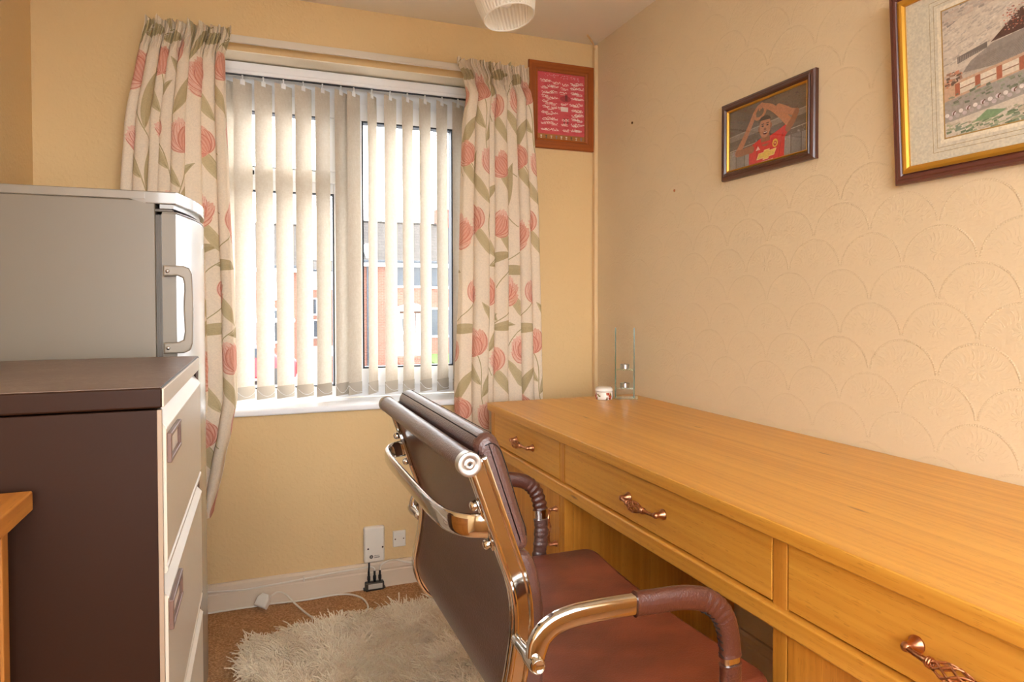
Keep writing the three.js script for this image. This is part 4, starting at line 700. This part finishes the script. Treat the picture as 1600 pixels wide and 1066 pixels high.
// ---------------------------------------------------------------- desk chair
{
  const zN = 1.92, zF = 1.335, c = thing('desk_chair', 'brown leather and chrome swivel desk chair pulled up to the oak desk', 'chair', [-0.95, 0, 1.63]);
  // outer edge of the side ribs, from the top tube down the back and forward under the seat
  const B = spline2([[-1.232, 0.962], [-1.21, 0.9], [-1.186, 0.83], [-1.166, 0.77], [-1.161, 0.715], [-1.169, 0.655], [-1.177, 0.61], [-1.173, 0.575], [-1.16, 0.543], [-1.138, 0.519], [-1.105, 0.507], [-1.0, 0.5], [-0.86, 0.503], [-0.76, 0.506], [-0.715, 0.5], [-0.7, 0.485], [-0.703, 0.466]], 110);
  const In = offset2(B, 0.026);   // inner side (towards the sitter)
  const band = (d0, d1, z0, z1, bev, a = 0, b = B.length) => { const p = offset2(B, d0).slice(a, b), q = offset2(B, d1).slice(a, b).reverse(); return extrude([...p, ...q], z0, z1, bev, 2); };
  for (const z of [zN, zF]) {
    const r = mesh('side_rib', [band(0.001, 0.029, z - 0.0085, z + 0.0085, 0.005), band(-0.002, 0.006, z - 0.0115, z - 0.0015, 0.0028), band(-0.002, 0.006, z + 0.0015, z + 0.0115, 0.0028), band(0.021, 0.03, z - 0.0105, z + 0.0105, 0.003)], M.chrome, c);
  }
  mesh('back_sling', band(0.009, 0.017, zF + 0.004, zN - 0.004, 0.0015), M.leather, c);
  // top roll
  const tube = new THREE.CylinderGeometry(0.0168, 0.0168, zN - zF + 0.012, 36, 24); tube.rotateX(Math.PI / 2); tube.translate(-1.233, 0.9645, (zN + zF) / 2); mesh('top_roll', metreUV(tube, 'z'), M.leather, c);
  for (const s of [-1, 1]) {
    const zc = s > 0 ? zN + 0.006 : zF - 0.006;
    const g = lathe([[0.0001, 0.0135], [0.0022, 0.0135], [0.0026, 0.0152], [0.0072, 0.0152], [0.0076, 0.0138], [0.0092, 0.0138], [0.0096, 0.0155], [0.0165, 0.0155], [0.0178, 0.0142], [0.0178, 0], [0.0001, 0]], 40); g.rotateX(Math.PI / 2); if (s < 0) g.rotateY(Math.PI); g.translate(-1.233, 0.9645, zc);
    const e = mesh('end_cap', g, M.satin, c);
    const h = new THREE.CylinderGeometry(0.0024, 0.0024, 0.003, 6); h.rotateX(Math.PI / 2); h.translate(-1.233, 0.9645, zc + s * 0.0136); mesh('hex_socket', h, M.black, e);
  }
  // pads
  const pad = (poly, z0, z1, bev, name, mat) => mesh(name, metreUV(extrude(spline2Closed(poly, 90), z0, z1, bev, 5, 1), 'z'), mat, c);
  function spline2Closed(p, n) { return new THREE.CatmullRomCurve3(p.map(([x, y]) => V(x, y, 0)), true, 'centripetal').getPoints(n).slice(0, -1).map((q) => [q.x, q.y]); }
  const upper = [[-1.214, 0.978], [-1.207, 0.993], [-1.192, 0.9995], [-1.178, 0.991], [-1.168, 0.968], [-1.153, 0.92], [-1.138, 0.872], [-1.127, 0.838], [-1.128, 0.822], [-1.138, 0.815], [-1.156, 0.815], [-1.165, 0.83], [-1.18, 0.872], [-1.2, 0.93]];
  pad(upper, 1.35, 1.905, 0.016, 'upper_pad', M.leather);
  const lower = [[-1.158, 0.812], [-1.143, 0.817], [-1.128, 0.813], [-1.117, 0.797], [-1.108, 0.762], [-1.101, 0.722], [-1.1, 0.66], [-1.104, 0.6], [-1.115, 0.566], [-1.135, 0.565], [-1.151, 0.6], [-1.148, 0.66], [-1.142, 0.72], [-1.148, 0.77]];
  pad(lower, 1.35, 1.905, 0.014, 'lower_pad', M.leather);
  const sr = 0.05, sx0 = -1.12, sx1 = -0.684, sz0 = 1.288, sz1 = 1.952;
  const seat = new THREE.Shape(); seat.moveTo(sx0 + 0.02, -sz0); seat.lineTo(sx1 - sr, -sz0); seat.quadraticCurveTo(sx1 - 0.012, -sz0, sx1 - 0.014, -(sz0 + sr)); seat.bezierCurveTo(sx1 - 0.038, -(sz0 + 0.25), sx1 - 0.038, -(sz1 - 0.25), sx1 - 0.014, -(sz1 - sr)); seat.quadraticCurveTo(sx1 - 0.012, -sz1, sx1 - sr, -sz1); seat.lineTo(sx0 + 0.02, -sz1); seat.quadraticCurveTo(sx0, -sz1, sx0, -(sz1 - 0.02)); seat.lineTo(sx0, -(sz0 + 0.02)); seat.quadraticCurveTo(sx0, -sz0, sx0 + 0.02, -sz0);
  const sg = extrude(seat, 0.508, 0.561, 0.016, 6); sg.rotateX(-Math.PI / 2); mesh('seat_pad', metreUV(sg, 'x', [0.3, 0.1]), M.seatLeather, c);
  // stitched seams on the upper pad
  const U = new THREE.CatmullRomCurve3(upper.map(([x, y]) => V(x, y, 0)), true, 'centripetal');
  const on = (t, z) => { const p = U.getPoint(t); return [p.x, p.y, z]; };
  const seams = []; for (const t of [1.0 / 14, 2.45 / 14]) seams.push(sweep([on(t, 1.362), on(t, 1.5), on(t, 1.7), on(t, 1.893)], 0.0011, 0.0011, { n: 40, seg: 6, up: V(0, 1, 0.01) }));
  for (const zz of [1.9005, 1.3545]) for (const k of [0, 1]) { const p = []; for (let q = 0; q <= 30; q++) { const t = k ? q / 30 * 6.2 / 14 + 1.3 / 14 : (-q / 30 * 4.4 + 0.4) / 14; const a = U.getPoint(((t % 1) + 1) % 1), mid = V(-1.172, 0.905, 0); a.lerp(mid, k ? 0.16 : 0.12); p.push([a.x, a.y, zz + (zz > 1.6 ? 0.0042 : -0.0042)]); } seams.push(sweep(p, 0.0009, 0.0009, { n: 60, seg: 6 })); }
  for (const q of seams) mesh('seam', q, M.seam, c);
  // hoop handle across the back
  const hx = -1.201, hy = 0.866;
  const hoop = sweep([[hx + 0.004, hy, zN - 0.006], [hx - 0.024, hy, zN - 0.02], [hx - 0.043, hy, zN - 0.05], [hx - 0.05, hy, zN - 0.1], [hx - 0.052, hy, (zN + zF) / 2], [hx - 0.05, hy, zF + 0.1], [hx - 0.043, hy, zF + 0.05], [hx - 0.024, hy, zF + 0.02], [hx + 0.004, hy, zF + 0.006]], (f) => 0.0145 + 0.004 * Math.abs(f * 2 - 1), 0.0058, { n: 110, seg: 24, up: V(0, 1, 0), square: 0.8 });
  const hm = mesh('back_handle', hoop, M.chrome, c);
  for (const z of [zN - 0.012, zF + 0.012]) mesh('handle_mount', [extrude(Array.from({ length: 20 }, (_, i) => { const a = i / 20 * 6.283; return [0.0085 * Math.cos(a), 0.042 * Math.sin(a)]; }), -0.004, 0.004, 0.0015).rotateY(Math.PI / 2).rotateZ(0.32).translate(hx + 0.003, hy, z)], M.chrome, hm);
  for (const z of [zN - 0.012, zF + 0.012]) for (const [bx, by] of [[-1.217, 0.897], [-1.197, 0.838]]) { const g = lathe([[0.0001, 0.011], [0.004, 0.0105], [0.0072, 0.008], [0.0078, 0.003], [0.0078, 0], [0.0001, 0]], 18); g.rotateZ(Math.PI / 2 + 0.3); g.translate(bx + 0.004, by, z); mesh('bolt', g, M.chrome, hm); }
  // arms: chrome bar from the rear pivot, over the top and down to the seat, with wrapped leather sleeves
  const AP = [[-1.158, 0.694], [-1.156, 0.712], [-1.149, 0.73], [-1.132, 0.744], [-1.105, 0.7515], [-1.06, 0.7535], [-0.97, 0.7515], [-0.91, 0.748], [-0.87, 0.736], [-0.845, 0.712], [-0.833, 0.678], [-0.829, 0.635], [-0.83, 0.58], [-0.836, 0.53]];
  for (const [s, z] of [[1, 1.995], [-1, 1.26]]) {
    const path = AP.map(([x, y]) => V(x, y, z)), cv = new THREE.CatmullRomCurve3(path, false, 'centripetal');
    const wide = (f) => (f < 0.1 ? 0.0115 + f / 0.1 * 0.0035 : 0.015);
    const arm = mesh('arm', [sweep(path, 0.009, wide, { n: 130, seg: 28, square: 0.6 }), (() => { const p = lathe([[0.0001, 0], [0.0068, 0], [0.0078, 0.001], [0.0078, 0.016], [0.0072, 0.0165], [0.0072, 0.0175], [0.0085, 0.018], [0.0095, 0.045], [0.0118, 0.058], [0.0118, 0.08], [0.0098, 0.0855], [0.0088, 0.086], [0.0082, 0.083], [0.0001, 0.0825]], 28); p.rotateX(Math.PI / 2); if (s < 0) p.rotateY(Math.PI); p.translate(-1.16, 0.7, s > 0 ? zN + 0.008 : zF - 0.008); return p; })()], M.chrome, c);
    const pts = cv.getSpacedPoints(260), cut = (a, b) => pts.slice(Math.round(a * 260), Math.round(b * 260) + 1);
    const fold = (amp, fr, ph) => (f) => 1 + amp * Math.sin(f * fr + ph) * Math.sin(f * fr * 0.37 + 1);
    const sleeve = (a, b, fa) => { const q = cut(a, b), fn = fa; return sweep(q, (f) => 0.0116 * fn(f) * (f < 0.012 || f > 0.988 ? 1.06 : 1), (f) => 0.0182 * fn(f) * (f < 0.012 || f > 0.988 ? 1.05 : 1), { smooth: false, seg: 28, square: 0.85 }); };
    if (s > 0) {
      mesh('arm_sleeve', sleeve(0.355, 0.79, (f) => 1 + (f > 0.5 && f < 0.75 ? 0.03 * Math.sin(f * 120) : 0)), M.sleeve, arm);
      mesh('arm_sleeve', sleeve(0.812, 0.985, () => 1), M.sleeve, arm);
      const lac = []; for (let k = 0; k < 9; k++) { const t = 0.585 + k * 0.024, p = cv.getPointAt(t), tg = cv.getTangentAt(t), nn = V(-tg.y, tg.x, 0).multiplyScalar(-0.017); lac.push(sweep([p.clone().add(nn).add(V(0, 0, -0.005)), p.clone().add(nn.clone().multiplyScalar(1.12)).add(V(0, 0, 0.001)), p.clone().add(nn).add(V(0, 0, 0.007)).addScaledVector(tg, 0.004)], 0.0011, 0.0011, { n: 8, seg: 6, up: V(0, 0, 1) })); }
      mesh('lacing', lac, M.black, arm);
    } else {
      mesh('arm_sleeve', sleeve(0.33, 0.755, (f) => (f > 0.62 ? 1 + 0.075 * Math.sin(f * 95) * Math.min(1, (f - 0.62) * 9) : 1)), M.sleeve, arm);
      mesh('arm_sleeve', sleeve(0.8, 0.985, (f) => 1 + 0.05 * Math.sin(f * 22) + 0.03 * Math.sin(f * 51)), M.leather, arm);
    }
    const lug = sweep([[-0.836, 0.532, z], [-0.84, 0.512, z - s * 0.012], [-0.842, 0.506, z - s * 0.06]], 0.009, 0.009, { n: 14, seg: 14 }); mesh('arm_mount', lug, M.chrome, arm);
  }
  // swivel base
  const cxx = -0.93, cz = 1.63;
  mesh('tilt_plate', box(cxx - 0.1, cxx + 0.1, 0.465, 0.5, cz - 0.09, cz + 0.09, 0.008), M.black, c);
  for (const x of [-0.99, -0.85]) mesh('cross_tube', box(x - 0.012, x + 0.012, 0.482, 0.499, zF, zN, 0.004), M.chrome, c);
  const gas = lathe([[0.0001, 0.09], [0.028, 0.09], [0.028, 0.28], [0.016, 0.29], [0.016, 0.47], [0.0001, 0.47]], 28); gas.translate(cxx, 0, cz); mesh('gas_lift', gas, M.chrome, c);
  for (let k = 0; k < 5; k++) {
    const a = k / 5 * 6.283 + 0.3, dx = Math.cos(a), dz = Math.sin(a), R = 0.27;
    const leg = mesh('base_leg', sweep([[cxx + dx * 0.02, 0.115, cz + dz * 0.02], [cxx + dx * 0.15, 0.105, cz + dz * 0.15], [cxx + dx * R, 0.088, cz + dz * R]], (f) => 0.02 - 0.007 * f, (f) => 0.018 - 0.006 * f, { n: 14, seg: 14, up: V(-dz, 0, dx), square: 0.8 }), M.chrome, c);
    const w = [-1, 1].map((q) => { const g = new THREE.CylinderGeometry(0.025, 0.025, 0.016, 22); g.rotateX(Math.PI / 2); g.translate(cxx + dx * R, 0.0355, cz + dz * R + q * 0.0115); return g; }); const st = new THREE.CylinderGeometry(0.006, 0.006, 0.05, 10); st.translate(cxx + dx * R, 0.066, cz + dz * R);
    mesh('caster', [...w, st], M.black, leg);
  }
}

// ---------------------------------------------------------------- the street outside
{
  const brickT = dataTex(512, 512, (u, v) => { const rows = 12, r = Math.floor(v * rows), cols = 6, off = r % 2 ? 0.5 : 0, c = Math.floor((u * cols + off)), fu = (u * cols + off) % 1, fv = (v * rows) % 1, m = fu < 0.045 || fv < 0.12; const t = hash(c % cols, r, 5), n = fbm(u, v, 40, 40, 2, 15); return m ? mixc(hexc(0x857b73), hexc(0x736961), n) : mixc(mixc(hexc(0x714638), hexc(0x5b352a), t), hexc(0x7d5143), n * 0.6); }, true, 1 / 1.35, 1 / 0.9);
  const roofT = dataTex(512, 512, (u, v) => { const rows = 8, r = Math.floor(v * rows), cols = 8, c = Math.floor(u * cols + (r % 2 ? 0.5 : 0)), fv = (v * rows) % 1, fu = (u * cols + (r % 2 ? 0.5 : 0)) % 1; const t = hash(c % cols, r, 9), n = fbm(u, v, 50, 50, 2, 25); return mixc(mixc(hexc(0x3f3c3a), hexc(0x4a4643), t), hexc(0x2a2725), (fv > 0.86 ? 0.8 : 0) + (fu < 0.07 ? 0.5 : 0) + n * 0.2); }, true, 1 / 2.6, 1 / 2.4);
  const brick = phy(0xffffff, 0.95, { map: brickT, specularIntensity: 0.1 }), roofM = phy(0xffffff, 0.95, { map: roofT, specularIntensity: 0.1 }), white = std(0xe9eaec, 0.5), dark = phy(0x2c343c, 0.12, { specularIntensity: 0.5 }), tarmac = phy(0x8d8d8d, 0.95, { specularIntensity: 0.1 }), lawnM = phy(0x4c6033, 0.95, { specularIntensity: 0.1 }), pave = std(0x8d8780, 0.9);
  const G = -1.75;
  struct('ground_street', box(-40, 45, G - 0.2, G, -75, 40, 0, 'x', O0), tarmac);
  const win = (h, x0, x1, y0, y1, z, nm, mull = 1) => { const w = mesh('window', [box(x0, x1, y0, y0 + 0.09, z, z + 0.1, 0.01), box(x0, x1, y1 - 0.08, y1, z, z + 0.08, 0.01), box(x0, x0 + 0.08, y0, y1, z, z + 0.08, 0.01), box(x1 - 0.08, x1, y0, y1, z, z + 0.08, 0.01), ...Array.from({ length: mull }, (_, k) => { const x = x0 + (x1 - x0) * (k + 1) / (mull + 1); return box(x - 0.05, x + 0.05, y0 + 0.09, y1 - 0.08, z, z + 0.07, 0.01); })], white, h); mesh('pane', box(x0 + 0.05, x1 - 0.05, y0 + 0.05, y1 - 0.05, z + 0.005, z + 0.03), dark, w); return w; };
  const house = (label, x0, x1, z, yE, ridge, g) => {
    const h = thing('terraced_house', label, 'house', [(x0 + x1) / 2, g, z - 3]);
    mesh('brick_wall', box(x0, x1, g, yE, z - 7, z, 0, 'x', O0), brick, h);
    const r = extrude([[-z - 0.35, yE - 0.05], [-z - 0.35, yE + 0.07], [-z + 3.5, ridge], [-z + 7.4, yE + 0.07], [-z + 7.4, yE - 0.05]], x0 - 0.12, x1 + 0.12); r.rotateY(Math.PI / 2); mesh('roof', metreUV(r, 'x', O0), roofM, h);
    const rt = mesh('ridge_tiles', [box(x0 - 0.12, x1 + 0.12, ridge - 0.06, ridge + 0.06, z - 3.62, z - 3.38, 0.04, 'x')], roofM, h);
    mesh('gutter', box(x0 - 0.1, x1 + 0.1, yE - 0.06, yE + 0.06, z + 0.3, z + 0.44, 0.03, 'x'), dark, h);
    mesh('fascia', box(x0 - 0.05, x1 + 0.05, yE - 0.22, yE - 0.05, z + 0.02, z + 0.3, 0.01, 'x'), white, h);
    return h;
  };
  const zA = -28, A = house('red brick house with a white front door and porch canopy beyond the tall window', 3.22, 13.5, zA, 3.1, 5.3, G);
  win(A, 4.6, 5.9, 1.93, 2.95, zA, 'a', 1); win(A, 6.25, 8.2, 1.9, 2.95, zA, 'a', 2); win(A, 6.25, 8.2, -0.38, 1.0, zA, 'a', 2); win(A, 3.4, 3.62, -1.7, -0.4, zA, 'a', 0);
  const door = mesh('front_door', [box(4.72, 5.55, -1.2, 0.75, zA, zA + 0.1, 0.01, 'y'), box(5.6, 5.85, -1.2, 0.75, zA, zA + 0.08, 0.01, 'y')], white, A); mesh('door_glass', box(4.95, 5.15, -0.05, 0.5, zA + 0.09, zA + 0.11), dark, door); mesh('door_glass', box(4.95, 5.15, -0.55, -0.2, zA + 0.09, zA + 0.11), dark, door); mesh('letter_box', box(4.95, 5.2, -0.75, -0.68, zA + 0.1, zA + 0.12), dark, door);
  mesh('porch_canopy', [box(4.6, 5.95, 0.86, 1.02, zA, zA + 0.9, 0.03, 'x'), extrude([[4.62, 1.02], [5.93, 1.02], [5.28, 1.24]], zA, zA + 0.86, 0.01), box(4.62, 4.74, 0.35, 0.86, zA, zA + 0.5, 0.02), box(5.83, 5.95, 0.35, 0.86, zA, zA + 0.5, 0.02)], white, A);
  mesh('step', [box(4.6, 5.9, G, -1.2, zA, zA + 0.8, 0.02), box(4.6, 5.9, G, -1.42, zA + 0.8, zA + 1.2, 0.02), box(4.6, 5.9, G, -1.6, zA + 1.2, zA + 1.6, 0.02)], brick, A);
  mesh('downpipe', box(3.34, 3.42, G, 3.0, zA + 0.02, zA + 0.1, 0.02, 'y'), dark, A); mesh('meter_box', box(3.3, 3.7, 3.2, 3.9, zA - 0.4, zA + 0.2, 0.02), std(0x9fb0b8, 0.4), A);
  mesh('chimney', [box(7.5, 8.1, 4.9, 6.1, zA - 4.0, zA - 3.2, 0.02, 'y')], brick, A);
  const zB2 = -28, B2 = house('red brick house with a white garage door, seen through the louvres nearest the grey fridge', -11, 0.42, zB2, 2.78, 5.0, G);
  win(B2, -1.2, 0.1, 1.36, 2.55, zB2, 'b', 1); win(B2, -4.2, -2.3, 1.36, 2.55, zB2, 'b', 2); win(B2, -1.1, -0.4, -0.5, 1.0, zB2, 'b', 0);
  mesh('garage_door', [box(-3.9, -1.45, G, 0.35, zB2, zB2 + 0.08, 0.01, 'x'), ...[-1.2, -0.7, -0.2].map((y) => box(-3.85, -1.5, y, y + 0.04, zB2 + 0.07, zB2 + 0.1))], white, B2); mesh('porch_canopy', box(-4.2, 0.2, 0.42, 0.58, zB2, zB2 + 0.9, 0.03, 'x'), white, B2);
  const zC = -46, C2 = house('distant white-rendered house in the gap between the two nearer brick houses', 0.8, 6.2, zC, 3.5, 4.4, G);
  mesh('render_band', box(0.85, 6.15, 2.2, 3.4, zC, zC + 0.05, 0, 'x'), white, C2); win(C2, 2.2, 3.3, 0.4, 1.6, zC, 'c', 1); win(C2, 2.0, 3.4, -1.2, 0.1, zC, 'c', 2);
  // lawn bank and low garden wall
  const lp = [[-zA, -1.15], [-zA - 5.2, G], [-zA - 5.2, G - 0.02], [-zA, G - 0.02]].map(([a, y]) => [a - 0.02, y]);
  const lw = extrude(lp, 5.92, 13); lw.rotateY(Math.PI / 2); tag(mesh('lawn', metreUV(lw, 'x'), lawnM), 'sloping green front lawn before the brick house', 'lawn', null, 'stuff');
  const gw = thing('garden_wall', 'low brown brick garden wall running back between the two brick houses', 'wall', [1.5, G, -20]);
  mesh('brick_course', [box(1.3, 1.5, G, -0.75, -26, -17, 0, 'z', O0)], brick, gw); mesh('coping', box(1.27, 1.53, -0.75, -0.68, -26.03, -16.97, 0.01, 'z'), pave, gw);
  // parked car
  const car = thing('parked_car', 'red parked car in front of the house with the garage door', 'car', [-1.6, G, -24]);
  const cb = extrude(spline2([[-1.9, 0.35], [-1.95, 0.65], [-1.8, 0.85], [-1.1, 0.95], [-0.6, 1.38], [0.7, 1.42], [1.35, 1.0], [1.9, 0.9], [1.95, 0.4]], 60).concat([[1.9, 0.25], [-1.85, 0.25]]), -0.82, 0.82, 0.08, 4); cb.translate(-1.9, G, -24); mesh('car_body', cb, phy(0xa8202a, 0.25, { clearcoat: 0.6 }), car);
  const cw = extrude([[-1.0, 0.98], [-0.55, 1.33], [0.65, 1.36], [1.15, 1.0]], -0.83, 0.83, 0.01); cw.translate(-1.9, G, -24); mesh('car_window', cw, dark, car);
  for (const x of [-1.25, 1.2]) { const w = new THREE.CylinderGeometry(0.31, 0.31, 1.66, 28); w.rotateX(Math.PI / 2); w.translate(-1.9 + x, G + 0.31, -24); mesh('wheel', w, M.black, car); }
}
renderer.render(scene, camera);
